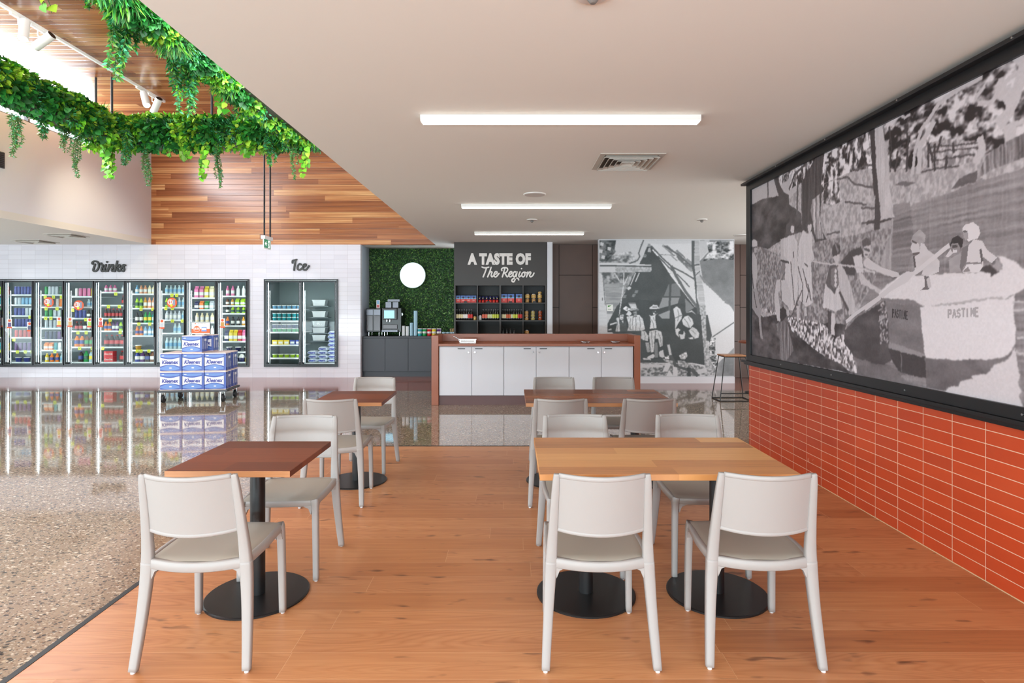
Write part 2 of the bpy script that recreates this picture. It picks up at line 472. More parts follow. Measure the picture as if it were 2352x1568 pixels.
# ---------------------------------------------------------------- back wall with fridge openings
FX0, FX1 = at(-62, 0, YB).x, at(573, 0, YB).x
FZ0, FZ1 = at(0, 842, YB).z, at(0, 641, YB).z
IX0, IX1 = at(607, 0, YB).x, at(777, 0, YB).x
XR = at(828, 0, YB).x
b = MB()
b.box(-14, FX0, YB, YB + 0.14, 0, ZC); b.box(FX0, FX1, YB, YB + 0.14, FZ1, ZC); b.box(FX0, FX1, YB, YB + 0.14, 0, FZ0)
b.box(FX1, IX0, YB, YB + 0.14, 0, ZC); b.box(IX0, IX1, YB, YB + 0.14, FZ1, ZC); b.box(IX0, IX1, YB, YB + 0.14, 0, FZ0)
b.box(IX1, XR, YB, YB + 0.14, 0, ZC)
struct('wall_back', b, M['white_tile'], 'white glazed stack-bond tile wall')
struct('wall_alcove_left', MB().box(XR - 0.16, XR - 0.012, YB + 0.14, 13.95, 0, ZC), mat('pale_blue_grey_paint', (176, 188, 202), 0.7))
struct('wall_alcove', MB().box(XR - 0.16, -1.2, 13.95, 14.05, 0, ZC), M['dark'])
# bronze panel wall behind the murals: separate sheets with dark joints
b = MB(); Yp = 13.05
xs = [0.80, at(1284, 0, Yp).x, at(1361, 0, Yp).x, 2.6, 3.35, 4.1, at(1700, 0, Yp).x, 5.8, 6.6]
zcut = {0: [0, 1.55, ZC], 1: [0, 2.26, ZC], 2: [0, 1.55, ZC]}
for i in range(len(xs) - 1):
    zs = zcut[i % 3] if i < 3 else [[0, 0.4, 1.55, 2.26, ZC], [0, 0.8, 1.6, ZC]][i % 2]
    for z0, z1 in zip(zs[:-1], zs[1:]):
        b.box(xs[i] + 0.005, xs[i + 1] - 0.005, Yp, Yp + 0.03, z0 + 0.005, z1 - 0.005, 0)
b.box(0.8, 6.6, Yp + 0.03, Yp + 0.1, 0, ZC, 1)
struct('wall_far', b, [M['bronze_panel'], M['dark']], 'bronze sheet panel wall')
struct('wall_right', MB().box(6.6, 6.7, -4.5, 14.4, 0, ZC), M['bronze_panel'])
struct('wall_left', MB().box(-14.1, -14.0, -4.5, YB, 0, ZC), M['white_wall'])
# shopfront behind the camera: sill-less glazing in dark mullions
b = MB()
for x in [-13.9 + 1.86 * i for i in range(12)]: b.box(x - 0.04, x + 0.04, -4.5, -4.4, 0, ZC)
b.box(-14, 6.6, -4.5, -4.4, 2.8, ZC); b.box(-14, 6.6, -4.5, -4.4, 0, 0.08)
struct('window_2', b, M['black'], 'shopfront glazing frame')
struct('ground', MB().box(-40, 40, -40, -4.6, -0.15, -0.05), mat('asphalt', (120, 118, 114), 0.9))
hedge = MB()
for i in range(60):
    x = -38 + i * 1.3; hgt = 2.2 + rnd.random() * 3.5
    hedge.lathe([(0.3, 0), (1.3, 0.6), (1.6, hgt * 0.5), (1.0, hgt * 0.85), (0.2, hgt)], 9, c=(x, -24 + rnd.random() * 3), z=-0.05)
tag(hedge.build('hedge', mat('hedge_green', (96, 132, 66), 0.9)), 'green hedge outside across the car park', 'hedge')

# ---------------------------------------------------------------- terracotta nib wall
struct('wall_tiled', MB().box(XW, XW + 0.16, -1.0, 6.62, 0, ZC), M['red_tile'], 'terracotta stack-bond tile wall')
led = MB()
led.box(XW - 0.075, XW, -1.0, 6.66, 0.925, 0.95); led.box(XW - 0.05, XW, -1.0, 6.64, 0.90, 0.925)
tag(led.build('ledge', M['black'], bevel=0.003), 'black metal ledge capping the terracotta tiles under the boat mural', 'ledge')
skirt = MB().box(XW - 0.004, XW, -1.0, 6.62, 0.0, 0.004)
struct('trim_2', skirt, mat('grout_cream', (226, 200, 160), 0.8))
# ---------------------------------------------------------------- printed murals (flat prints; the picture is drawn here as vertex colour)
class Print:
    def __init__(self, w, h, res, seed, dark, light):
        self.nx = int(w / res) + 1; self.nz = int(h / res) + 1; self.w = w; self.h = h
        self.g = np.full((self.nz, self.nx), 0.6, np.float32)
        self.rs = np.random.RandomState(seed); self.dark = dark; self.light = light
        self.U, self.V = np.meshgrid(np.linspace(0, w, self.nx), np.linspace(0, h, self.nz))
        self.tint = None
    def noise(self, su, sv, octv=3, seed=0):
        rs = np.random.RandomState(seed); out = np.zeros_like(self.g); amp = 1.0; tot = 0
        for o in range(octv):
            fu, fv = self.U / su * 2 ** o, self.V / sv * 2 ** o
            gu, gv = int(fu.max()) + 3, int(fv.max()) + 3
            T = rs.rand(gv, gu)
            iu = fu.astype(int); iv = fv.astype(int); a = fu - iu; b = fv - iv
            a = a * a * (3 - 2 * a); b = b * b * (3 - 2 * b)
            out += amp * ((T[iv, iu] * (1 - a) + T[iv, iu + 1] * a) * (1 - b) + (T[iv + 1, iu] * (1 - a) + T[iv + 1, iu + 1] * a) * b)
            tot += amp; amp *= 0.6
        return out / tot
    def mask(self, pts):
        pts = np.array(pts, float)
        u0, u1 = pts[:, 0].min(), pts[:, 0].max(); v0, v1 = pts[:, 1].min(), pts[:, 1].max()
        i0 = max(0, int(u0 / self.w * (self.nx - 1)) - 1); i1 = min(self.nx, int(u1 / self.w * (self.nx - 1)) + 3)
        j0 = max(0, int(v0 / self.h * (self.nz - 1)) - 1); j1 = min(self.nz, int(v1 / self.h * (self.nz - 1)) + 3)
        if i0 >= i1 or j0 >= j1: return None, None
        U = self.U[j0:j1, i0:i1]; V = self.V[j0:j1, i0:i1]
        ins = np.zeros(U.shape, bool); n = len(pts)
        for k in range(n):
            x1, y1 = pts[k]; x2, y2 = pts[(k + 1) % n]
            if y1 == y2: continue
            c = ((y1 > V) != (y2 > V)) & (U < (x2 - x1) * (V - y1) / (y2 - y1) + x1)
            ins ^= c
        return (slice(j0, j1), slice(i0, i1)), ins
    def poly(self, pts, g, tex=None, amt=0.0):
        sl, m = self.mask(pts)
        if sl is None: return
        val = g if tex is None else g + (tex[sl] - 0.5) * amt
        self.g[sl] = np.where(m, val, self.g[sl])
    def line(self, pts, wid, g):
        for (a, b) in zip(pts[:-1], pts[1:]):
            a = np.array(a, float); b = np.array(b, float); d = b - a; L = np.hypot(*d)
            if L < 1e-9: continue
            n = np.array([-d[1], d[0]]) / L * wid / 2; e = d / L * wid * 0.3
            self.poly([a + n - e, b + n + e, b - n + e, a - n - e], g)
    def ell(self, c, ru, rv, g, tex=None, amt=0.0):
        self.poly([(c[0] + ru * math.cos(t), c[1] + rv * math.sin(t)) for t in [i * PI / 8 for i in range(16)]], g, tex, amt)
    def soften(self, warp, seed, grain):
        gx = self.nx; gz = self.nz; du = self.w / (gx - 1)
        ox = (self.noise(0.05, 0.05, 3, seed) - 0.5) * 2 * warp / du; oz = (self.noise(0.05, 0.05, 3, seed + 1) - 0.5) * 2 * warp / du
        jj, ii = np.mgrid[0:gz, 0:gx]
        self.g = self.g[np.clip(jj + oz, 0, gz - 1).round().astype(int), np.clip(ii + ox, 0, gx - 1).round().astype(int)]
        for _ in range(2):
            p = np.pad(self.g, 1, mode='edge')
            self.g = (p[1:-1, 1:-1] * 2 + p[:-2, 1:-1] + p[2:, 1:-1] + p[1:-1, :-2] + p[1:-1, 2:]) / 6
        self.g = self.g + (self.noise(0.012, 0.012, 2, seed + 2) - 0.5) * grain
    def colours(self):
        g = np.clip(self.g, 0, 1)[..., None]
        d = np.array(lin(self.dark)[:3]) ** (1 / 2.2); l = np.array(lin(self.light)[:3]) ** (1 / 2.2)
        return (d * (1 - g) + l * g) ** 2.2

def print_mesh(P, name, fn, m, parent):
    """fn(u,v)->xyz arrays"""
    X, Y, Z = fn(P.U, P.V)
    co = np.stack([X, Y, Z], -1).reshape(-1, 3).astype(np.float32)
    nx, nz = P.nx, P.nz
    idx = np.arange(nx * nz).reshape(nz, nx)
    q = np.stack([idx[:-1, :-1], idx[:-1, 1:], idx[1:, 1:], idx[1:, :-1]], -1).reshape(-1, 4).astype(np.int32)
    me = bpy.data.meshes.new(name)
    me.vertices.add(len(co)); me.vertices.foreach_set('co', co.ravel())
    me.loops.add(q.size); me.loops.foreach_set('vertex_index', q.ravel())
    me.polygons.add(len(q)); me.polygons.foreach_set('loop_start', np.arange(0, q.size, 4, dtype=np.int32))
    me.update(calc_edges=True)
    ca = me.color_attributes.new('print', 'FLOAT_COLOR', 'POINT')
    col = np.ones((nx * nz, 4), np.float32); col[:, :3] = P.colours().reshape(-1, 3)
    ca.data.foreach_set('color', col.ravel())
    me.materials.append(m)
    o = bpy.data.objects.new(name, me); C.objects.link(o); o.parent = parent
    return o
def print_mat(name, rough):
    m = mat(name, (200, 200, 200), rough); t = NT(m)
    a = t.node('ShaderNodeVertexColor'); a.layer_name = 'print'
    t.l.new(a.outputs[0], t.bsdf.inputs['Base Color'])
    return m

# ---- big riverside print on the terracotta wall
XM = 2.605; Y0, Y1, Z0, Z1 = 0.6, 6.45, 1.02, 2.815
P = Print(Y1 - Y0, Z1 - Z0, 0.0042, 3, (38, 31, 33), (224, 217, 222))
def b_(px, py):
    Yd = XM * F / (px - CX); return (Y1 - Yd, H - (py - CY) * Yd / F - Z0)
ZA, ZB, ZCc, ZD, ZE, ZF = (1710, 260, 4.9), (2000, 90, 4.4545), (1710, 480, 5.2267), (1990, 440, 5.2265), (1710, 700, 7.128), (1990, 650, 4.751)
def q(zc, pts): return [b_(*zx(zc, u, v)) for u, v in pts]
def pol(zc, pts, g, tex=None, amt=0.0): P.poly(q(zc, pts), g, tex, amt)
def lin_(zc, pts, wid, g): P.line(q(zc, pts), wid * (0.55 if wid > 0.015 and g < 0.5 else 1.0), g)
n_leaf = np.clip((P.noise(0.07, 0.05, 3, 1) - 0.5) * 3.2 + 0.5, 0, 1)
n_leafs = np.clip((P.noise(0.035, 0.05, 3, 2) - 0.5) * 3.4 + 0.5, 0, 1)
n_soft = P.noise(0.18, 0.1, 4, 3)
n_grass = np.clip((P.noise(0.02, 0.028, 2, 4) - 0.5) * 2.4 + 0.5, 0, 1)
n_water = P.noise(0.5, 0.018, 3, 5)
n_vert = P.noise(0.012, 0.25, 3, 6)
full = [(0, 0), (P.w, 0), (P.w, P.h), (0, P.h)]
P.poly(full, 0.70, n_grass, 0.22)
# water
wat = [b_(*p) for p in [(2052, 500), (2100, 468), (2190, 440), (2250, 413), (2352, 386), (2600, 310), (3200, 120), (6000, 0)]] + [(P.w, 0.1), (P.w, 0), b_(2352, 940), b_(2050, 880), b_(1968, 862), b_(1958, 800), b_(1945, 750), b_(1975, 705), b_(2010, 640)]
P.poly(wat, 0.50, n_water * 0.7 + n_vert * 0.3, 0.55)
P.poly([b_(*p) for p in [(2052, 470), (2090, 462), (2100, 560), (2075, 660), (2050, 640)]], 0.42, n_water, 0.5)
# sky, canopies, hills
pol(ZA, [(60, 860), (560, 600), (700, 560), (700, 760), (500, 960), (70, 1045)], 0.78)
pol(ZA, [(70, 1040), (200, 965), (380, 930), (450, 1000), (560, 1060), (640, 1130), (650, 1330), (450, 1400), (260, 1530), (140, 1500), (75, 1420)], 0.20, n_soft, 0.55)
pol(ZA, [(560, 600), (1000, 400), (1460, 160), (1460, 620), (1250, 640), (1050, 720), (870, 800), (620, 800), (500, 860)], 0.60, n_leafs, 1.1)
pol(ZA, [(330, 740), (560, 620), (480, 760), (420, 800)], 0.62, n_leafs, 1.0)
for l in [[(1050, 740), (1150, 720), (1250, 800), (1470, 830)], [(1130, 1000), (1250, 1010), (1370, 1030)], [(1320, 1065), (1480, 1070)], [(930, 1365), (1000, 1350), (1075, 1335)], [(1320, 1240), (1400, 1215), (1568, 1210)]]:
    lin_(ZA, l, 0.028, 0.28)
pol(ZA, [(880, 800), (1050, 740), (1100, 980), (1000, 1040), (880, 1010)], 0.55, n_leafs, 0.9)
pol(ZB, [(120, 880), (700, 570), (1568, 150), (2600, -300), (2600, 500), (1568, 1050), (1330, 1130), (1000, 1230), (600, 1230), (400, 1330), (190, 1320)], 0.34, n_leaf, 1.15)
pol(ZB, [(600, 1060), (830, 1010), (1100, 1050), (1120, 1200), (950, 1300), (600, 1340), (500, 1300), (520, 1120)], 0.66, n_grass, 0.4)
for l in [[(620, 1105), (1100, 1060)], [(600, 1160), (1090, 1110)], [(650, 1240), (1060, 1180)], [(500, 1355), (900, 1290)]]: lin_(ZB, l, 0.018, 0.2)
for l in [[(190, 1350), (215, 1120), (190, 900)], [(250, 1340), (280, 1150)], [(370, 1350), (380, 1000), (350, 880)], [(590, 1300), (590, 1060)], [(660, 1350), (655, 1080)], [(770, 1330), (775, 1200)], [(680, 1150), (720, 1000)], [(850, 1160), (840, 1060)], [(640, 1250), (600, 1080)]]:
    lin_(ZB, l, 0.035, 0.14)
for l, w_ in [([(430, 1370), (450, 1150), (520, 920)], 0.03), ([(490, 1350), (510, 1080), (640, 850)], 0.045), ([(500, 960), (700, 650), (960, 470), (1130, 390)], 0.03), ([(1568, 250), (1530, 420), (1480, 600), (1420, 740), (1330, 850)], 0.07),
                 ([(1330, 420), (1300, 560), (1380, 590), (1470, 540)], 0.045), ([(1300, 560), (1230, 640), (1100, 660)], 0.03), ([(1470, 360), (1380, 430), (1340, 550)], 0.03), ([(1080, 590), (1160, 490)], 0.025), ([(1440, 880), (1568, 830)], 0.03),
                 ([(1510, 180), (1550, 220)], 0.06), ([(1120, 1020), (1140, 1150), (1080, 1240)], 0.05), ([(1420, 900), (1440, 1050)], 0.07), ([(1400, 500), (1420, 700)], 0.05), ([(1060, 820), (1070, 910)], 0.025), ([(300, 780), (350, 800), (400, 770)], 0.02)]:
    lin_(ZB, l, w_, 0.80)
pol(ZB, [(1180, 1200), (1330, 1080), (1568, 960), (2600, 500), (2600, 800), (1568, 1210), (1240, 1330), (1090, 1440)], 0.45, n_vert, 0.9)
pol(ZB, [(820, 1540), (900, 1420), (1090, 1350), (1080, 1450), (950, 1500)], 0.32, n_soft, 0.5)
pol(ZB, [(240, 1490), (330, 1450), (470, 1470), (360, 1500)], 0.35)
# trunks
pol(ZA, [(640, 790), (700, 660), (820, 480), (900, 450), (880, 620), (860, 800), (905, 850), (868, 910), (850, 1200), (872, 1330), (925, 1420), (790, 1450), (760, 1330), (650, 1330), (640, 1000)], 0.18, n_vert, 0.35)
pol(ZA, [(760, 980), (850, 900), (845, 1200), (870, 1330), (900, 1410), (810, 1420), (770, 1250), (745, 1100)], 0.55, n_vert, 1.4)
pol(ZA, [(330, 740), (375, 760), (440, 880), (500, 920), (510, 1180), (440, 1250), (410, 1100), (385, 930)], 0.20, n_soft, 0.25)
lin_(ZA, [(262, 740), (265, 1110)], 0.05, 0.22); lin_(ZA, [(600, 780), (590, 1130)], 0.06, 0.3); lin_(ZA, [(700, 560), (560, 700), (505, 850)], 0.05, 0.25)
lin_(ZA, [(910, 560), (960, 560), (1000, 600)], 0.03, 0.2); lin_(ZA, [(1250, 650), (1350, 590), (1440, 580)], 0.03, 0.25)
pol(ZB, [(-10, 935), (45, 895), (55, 1300), (85, 1600), (30, 1600), (10, 1250)], 0.14)
pol(ZD, [(108, -20), (165, -20), (170, 370), (160, 870), (130, 850), (100, 560), (95, 370)], 0.17)
pol(ZB, [(38, 900), (125, 865), (135, 1000), (150, 1060), (185, 1250), (200, 1568), (230, 1700), (90, 1700), (55, 1300)], 0.80, n_vert, 0.22)
pol(ZB, [(150, 1060), (190, 1020), (165, 1180), (160, 1300)], 0.72)
pol(ZD, [(160, -20), (270, -20), (300, 200), (345, 300), (170, 352), (165, 100)], 0.78, n_vert, 0.3)
pol(ZD, [(0, 360), (170, 345), (340, 298), (300, 330), (170, 375), (0, 395)], 0.16)
pol(ZD, [(165, 375), (325, 330), (300, 600), (300, 950), (190, 950), (160, 800)], 0.66, n_vert, 0.3)
# foreground bank: shadow, sunlit leaves, dark pool
pol(ZE, [(120, 60), (300, 200), (560, 150), (900, 90), (1400, 90), (1680, 250), (1640, 440), (1650, 650), (1760, 830), (1850, 1140), (120, 820)], 0.22, n_soft, 0.7)
pol(ZE, [(1820, 220), (1850, 200), (2281, -60), (2400, -20), (2400, 900), (2281, 985), (1980, 940), (1830, 870), (1660, 740), (1630, 430)], 0.20, n_soft, 0.3)
pol(ZE, [(700, 210), (1050, 170), (1350, 350), (1480, 560), (1640, 430), (1640, 640), (1780, 820), (1840, 1120), (1740, 1100), (1560, 960), (1300, 840), (1100, 690), (900, 520), (780, 420)], 0.66, n_grass, 1.0)
pol(ZE, [(270, 10), (560, -40), (560, 150), (300, 120)], 0.6, n_grass, 0.7)
pol(ZE, [(1830, 870), (2281, 990), (2700, 1120), (2281, 1230), (1850, 1140)], 0.36, n_soft, 0.4)
pol(ZF, [(0, 860), (240, 900), (440, 1070), (700, 1150), (-30, 1040)], 0.40, n_soft, 0.35)
for k in range(70):
    u = rnd.uniform(150, 235); v = rnd.uniform(200, 640); lin_(ZF, [(u, v), (u + rnd.uniform(-25, 15), v + rnd.uniform(15, 40))], 0.012, rnd.choice([0.72, 0.6, 0.3]))
P.poly([b_(*p) for p in [(1727, 560), (1790, 585), (1850, 560), (1960, 540), (2050, 520), (2010, 640), (1945, 745), (1870, 740), (1727, 700)]], 0.54, n_grass, 0.32)
# people on the bank
pol(ZCc, [(80, 400), (110, 355), (150, 380), (153, 440), (90, 460)], 0.86); pol(ZCc, [(85, 460), (150, 450), (145, 520), (100, 520)], 0.35); pol(ZCc, [(115, 470), (150, 460), (145, 525), (118, 525)], 0.74)
pol(ZCc, [(80, 540), (110, 520), (148, 600), (155, 800), (130, 960), (90, 950), (82, 800)], 0.78); lin_(ZCc, [(88, 740), (100, 880), (112, 990)], 0.035, 0.16)
pol(ZCc, [(85, 960), (150, 955), (195, 1220), (200, 1400), (222, 1560), (190, 1540), (170, 1300), (95, 1200)], 0.64); lin_(ZCc, [(110, 990), (145, 1180)], 0.03, 0.15)
pol(ZCc, [(500, 190), (545, 150), (600, 190), (595, 290), (560, 330), (495, 290)], 0.26); pol(ZCc, [(560, 200), (598, 200), (598, 280), (570, 300), (552, 260)], 0.86)
pol(ZCc, [(440, 360), (530, 330), (600, 310), (635, 400), (640, 620), (640, 1040), (590, 1215), (535, 1215), (480, 1000), (490, 640), (430, 600)], 0.88, n_vert, 0.15)
pol(ZCc, [(435, 360), (470, 350), (470, 560), (540, 640), (430, 640)], 0.80); lin_(ZCc, [(435, 620), (530, 640)], 0.04, 0.2); lin_(ZCc, [(555, 640), (580, 950), (600, 1150)], 0.025, 0.3); lin_(ZCc, [(585, 520), (590, 575)], 0.03, 0.3)
pol(ZCc, [(735, 180), (780, 140), (815, 180), (810, 260), (745, 290)], 0.24); pol(ZCc, [(760, 190), (808, 180), (806, 250), (775, 290), (757, 250)], 0.86)
pol(ZCc, [(650, 400), (700, 260), (770, 300), (810, 270), (812, 480), (840, 600), (800, 640), (822, 1130), (740, 1175), (650, 1080), (640, 660)], 0.88, n_vert, 0.2)
for l in [[(640, 690), (700, 900), (690, 1130)], [(700, 720), (770, 1000), (740, 1120)], [(720, 650), (760, 690)], [(690, 980), (640, 1100), (560, 1290)], [(560, 1290), (530, 1330)], [(760, 900), (800, 1100)]]: lin_(ZCc, l, 0.022, 0.24)
pol(ZCc, [(620, 1160), (660, 1160), (655, 1340), (635, 1350)], 0.82); pol(ZCc, [(715, 1180), (745, 1175), (745, 1280), (725, 1290)], 0.82); pol(ZCc, [(500, 1200), (540, 1200), (530, 1290), (510, 1285)], 0.78)
pol(ZCc, [(385, 860), (430, 840), (430, 980), (400, 1000), (425, 1180), (430, 1350), (395, 1340), (370, 1200), (355, 1060)], 0.84); pol(ZCc, [(430, 690), (480, 640), (490, 700), (470, 780), (430, 760)], 0.50); pol(ZCc, [(440, 850), (500, 850), (560, 1010), (540, 1190), (450, 1100)], 0.85)
pol(ZCc, [(425, 1200), (460, 1175), (500, 1210), (500, 1290), (460, 1340), (425, 1310)], 0.13)
pol(ZCc, [(380, 1380), (470, 1330), (520, 1380), (560, 1568), (590, 1700), (500, 1820), (420, 1800), (420, 1568)], 0.42, n_vert, 0.6)
pol(ZE, [(560, 300), (640, 260), (700, 330), (740, 450), (800, 720), (740, 700), (700, 770), (620, 750), (590, 560)], 0.44, n_vert, 0.7)
pol(ZCc, [(1048, 470), (1090, 405), (1150, 440), (1155, 510), (1110, 560), (1060, 575)], 0.20); lin_(ZCc, [(1095, 430), (1120, 500)], 0.025, 0.5); pol(ZCc, [(1060, 575), (1140, 530), (1135, 620), (1110, 690)], 0.82)
pol(ZCc, [(975, 890), (1035, 635), (1110, 690), (1130, 780), (1090, 1040), (1040, 980)], 0.30); pol(ZCc, [(1040, 720), (1110, 700), (1120, 860), (1080, 960), (1040, 900)], 0.45)
for v in (740, 800, 850, 900): lin_(ZCc, [(1090, v), (1100, v + 10)], 0.03, 0.9)
pol(ZCc, [(970, 890), (1085, 1030), (1130, 900), (1170, 1190), (1100, 1230), (940, 1180)], 0.88, n_vert, 0.15); pol(ZCc, [(1000, 1220), (1045, 1230), (1040, 1500), (1005, 1460)], 0.22); pol(ZCc, [(1042, 1250), (1085, 1250), (1080, 1510), (1035, 1500)], 0.87)
pol(ZCc, [(1150, 640), (1260, 510), (1400, 450), (1440, 560), (1340, 720), (1320, 790), (1220, 795)], 0.20); pol(ZCc, [(1120, 700), (1160, 660), (1230, 800), (1290, 960), (1340, 1200), (1330, 1280), (1240, 1260), (1250, 1180), (1140, 960)], 0.80, n_vert, 0.2)
lin_(ZCc, [(1145, 1000), (1240, 1210)], 0.045, 0.25); pol(ZCc, [(1410, 380), (1460, 345), (1520, 380), (1510, 450), (1420, 480)], 0.26); pol(ZCc, [(1430, 450), (1515, 440), (1510, 520), (1470, 590), (1430, 560)], 0.80); lin_(ZCc, [(1440, 480), (1500, 500)], 0.015, 0.25); lin_(ZCc, [(1450, 545), (1475, 550)], 0.02, 0.3)
pol(ZCc, [(1300, 570), (1410, 545), (1430, 760), (1350, 770)], 0.87); pol(ZCc, [(1370, 760), (1430, 770), (1450, 830), (1568, 930), (1568, 970), (1400, 900)], 0.82); pol(ZCc, [(1430, 620), (1470, 590), (1568, 640), (1700, 740), (1780, 790), (1700, 800), (1568, 740), (1430, 690)], 0.84)
pol(ZCc, [(1568, 930), (1700, 1000), (1640, 1040), (1568, 990)], 0.8)
lin_(ZCc, [(800, 620), (1030, 660), (1330, 690), (1568, 760)], 0.014, 0.82)
# boat
pol(ZD, [(170, 1270), (150, 1230), (230, 1130), (480, 960), (600, 1010), (860, 985), (1350, 965), (1490, 985), (1560, 980), (1640, 900), (1600, 800), (1560, 770), (1680, 785), (1800, 850), (1910, 950), (1960, 1050), (1900, 1160), (1775, 1230), (1640, 1290), (1050, 1340), (800, 1380), (680, 1380), (560, 1300), (300, 1300)], 0.93)
pol(ZD, [(1360, 960), (1400, 900), (1500, 870), (1600, 960), (1500, 1020), (1480, 985)], 0.16); pol(ZD, [(1480, 870), (1550, 800), (1610, 840), (1630, 930), (1570, 960)], 0.62); pol(ZD, [(1490, 850), (1555, 800), (1550, 860), (1510, 890)], 0.35)
pol(ZD, [(175, 1275), (560, 1300), (680, 1380), (670, 1395), (540, 1350), (210, 1315)], 0.45); pol(ZD, [(800, 1390), (1050, 1345), (1640, 1285), (1640, 1260), (1050, 1320), (780, 1365)], 0.72)
pol(ZF, [(200, 200), (600, 262), (610, 500), (632, 800), (400, 760), (245, 690), (238, 400)], 0.42, n_soft, 0.25)
pol(ZF, [(245, 640), (632, 770), (635, 805), (400, 765), (240, 700)], 0.56)
pol(ZF, [(580, 262), (900, 235), (1540, 165), (1615, 125), (1603, 320), (1628, 480), (1615, 680), (1540, 780), (1380, 830), (1000, 835), (645, 815), (605, 480)], 0.94)
pol(ZF, [(240, 700), (400, 765), (640, 808), (655, 1045), (500, 1010), (360, 960), (280, 850)], 0.13); lin_(ZF, [(378, 770), (382, 960)], 0.008, 0.4)
pol(ZF, [(645, 818), (1000, 838), (1380, 835), (1540, 785), (1620, 690), (1560, 800), (1380, 910), (1300, 980), (1150, 1010), (1160, 1045), (1040, 1070), (1000, 1120), (880, 1130), (860, 1170), (655, 1140)], 0.36, n_soft, 0.3)
pol(ZF, [(1620, 690), (1640, 800), (1650, 900), (1680, 1000), (1650, 1100), (1690, 1180), (1660, 1240), (1800, 1480), (860, 1180), (890, 1140), (1000, 1125), (1040, 1075), (1160, 1048), (1150, 1012), (1300, 985), (1380, 915), (1560, 805)], 0.88)
for l in [[(1600, 210), (1720, 205)], [(1610, 300), (1720, 290)], [(1640, 600), (1760, 590)], [(1640, 740), (1760, 800)]]: lin_(ZF, l, 0.012, 0.78)
# hull lettering, drawn stroke by stroke
GL = {'P': [[(0, 0), (0, 1), (.7, .95), (.7, .55), (0, .5)]], 'A': [[(0, 0), (.4, 1), (.8, 0)], [(.15, .35), (.65, .35)]], 'S': [[(.7, .85), (.4, 1), (0, .8), (.1, .55), (.6, .45), (.7, .2), (.3, 0), (0, .15)]],
      'T': [[(0, 1), (.8, 1)], [(.4, 1), (.4, 0)]], 'I': [[(.2, 0), (.2, 1)]], 'M': [[(0, 0), (.05, 1), (.4, .4), (.75, 1), (.8, 0)]], 'E': [[(.7, 1), (0, 1), (0, 0), (.7, 0)], [(0, .5), (.55, .5)]]}
def hull(word, zc, x0, x1, yb0, yb1, hh, wid, g):
    n = len(word)
    for i, ch in enumerate(word):
        t = i / n; xb = x0 + (x1 - x0) * t; yb = yb0 + (yb1 - yb0) * t; cw = (x1 - x0) / n * 0.85
        for st in GL[ch]: lin_(zc, [(xb + a * cw, yb - c * hh) for a, c in st], wid, g)
P.soften(0.009, 31, 0.07)
hull('PASTIME', ZF, 285, 458, 370, 398, 85, 0.016, 0.12)
hull('PASTIME', ZF, 893, 1240, 378, 355, 85, 0.012, 0.66)
# people in the boat and the oar
pol(ZD, [(530, 600), (560, 520), (640, 450), (710, 520), (705, 600), (660, 640), (640, 690), (560, 640)], 0.66, n_soft, 0.5); pol(ZD, [(545, 620), (630, 620), (650, 740), (560, 760), (530, 680)], 0.83); lin_(ZD, [(560, 750), (640, 740)], 0.03, 0.3); lin_(ZD, [(550, 590), (600, 620)], 0.02, 0.25)
pol(ZD, [(650, 620), (690, 620), (740, 700), (820, 760), (880, 840), (870, 960), (780, 1000), (590, 1000), (560, 790), (640, 740)], 0.86, n_soft, 0.15); lin_(ZD, [(570, 780), (585, 900)], 0.03, 0.25); pol(ZD, [(590, 1000), (680, 940), (660, 1000)], 0.45)
pol(ZD, [(1000, 640), (1030, 560), (1100, 525), (1160, 570), (1155, 660), (1130, 680), (1100, 620), (1030, 620), (1010, 665)], 0.08); pol(ZD, [(1020, 630), (1100, 620), (1125, 690), (1090, 770), (1040, 720)], 0.52); lin_(ZD, [(1035, 660), (1090, 655)], 0.015, 0.2); lin_(ZD, [(1045, 715), (1080, 712)], 0.018, 0.9)
pol(ZD, [(990, 820), (1060, 770), (1130, 740), (1160, 820), (1140, 960), (1000, 970)], 0.62, n_soft, 0.3); pol(ZD, [(1150, 680), (1220, 640), (1210, 800), (1140, 960), (1120, 900)], 0.40); pol(ZD, [(950, 780), (1010, 690), (1040, 740), (980, 790)], 0.85)
pol(ZD, [(1150, 440), (1180, 400), (1280, 365), (1350, 420), (1365, 500), (1340, 560), (1290, 570), (1230, 600), (1170, 540)], 0.92); pol(ZD, [(1160, 470), (1215, 470), (1225, 560), (1190, 590), (1165, 540)], 0.62); lin_(ZD, [(1165, 475), (1200, 480)], 0.02, 0.3)
pol(ZD, [(1225, 650), (1290, 570), (1390, 590), (1450, 700), (1570, 790), (1500, 860), (1400, 780), (1400, 900), (1350, 970), (1160, 970), (1200, 870)], 0.87); lin_(ZD, [(1370, 700), (1390, 830)], 0.03, 0.3); lin_(ZD, [(1200, 860), (1380, 860)], 0.012, 0.5)
pol(ZD, [(1150, 960), (1210, 870), (1380, 870), (1390, 900), (1350, 970)], 0.92); pol(ZD, [(1150, 960), (1220, 900), (1250, 960)], 0.5)
pol(ZD, [(690, 1010), (760, 1020), (730, 1070), (760, 1170), (650, 1185), (700, 1140), (700, 1070)], 0.35); pol(ZD, [(720, 1050), (760, 1020), (780, 1150), (740, 1150)], 0.8)
lin_(ZD, [(985, 650), (580, 975)], 0.030, 0.88); lin_(ZD, [(160, 1270), (-10, 1400)], 0.035, 0.86); lin_(ZCc, [(1568, 1095), (1340, 1250), (1225, 1350)], 0.028, 0.86)
pol(ZD, [(150, 1240), (480, 960), (590, 960), (500, 1080), (300, 1190), (190, 1280)], 0.86)
pol(ZD, [(0, 780), (150, 900), (380, 970), (410, 1020), (320, 1030), (180, 960), (0, 870)], 0.84)
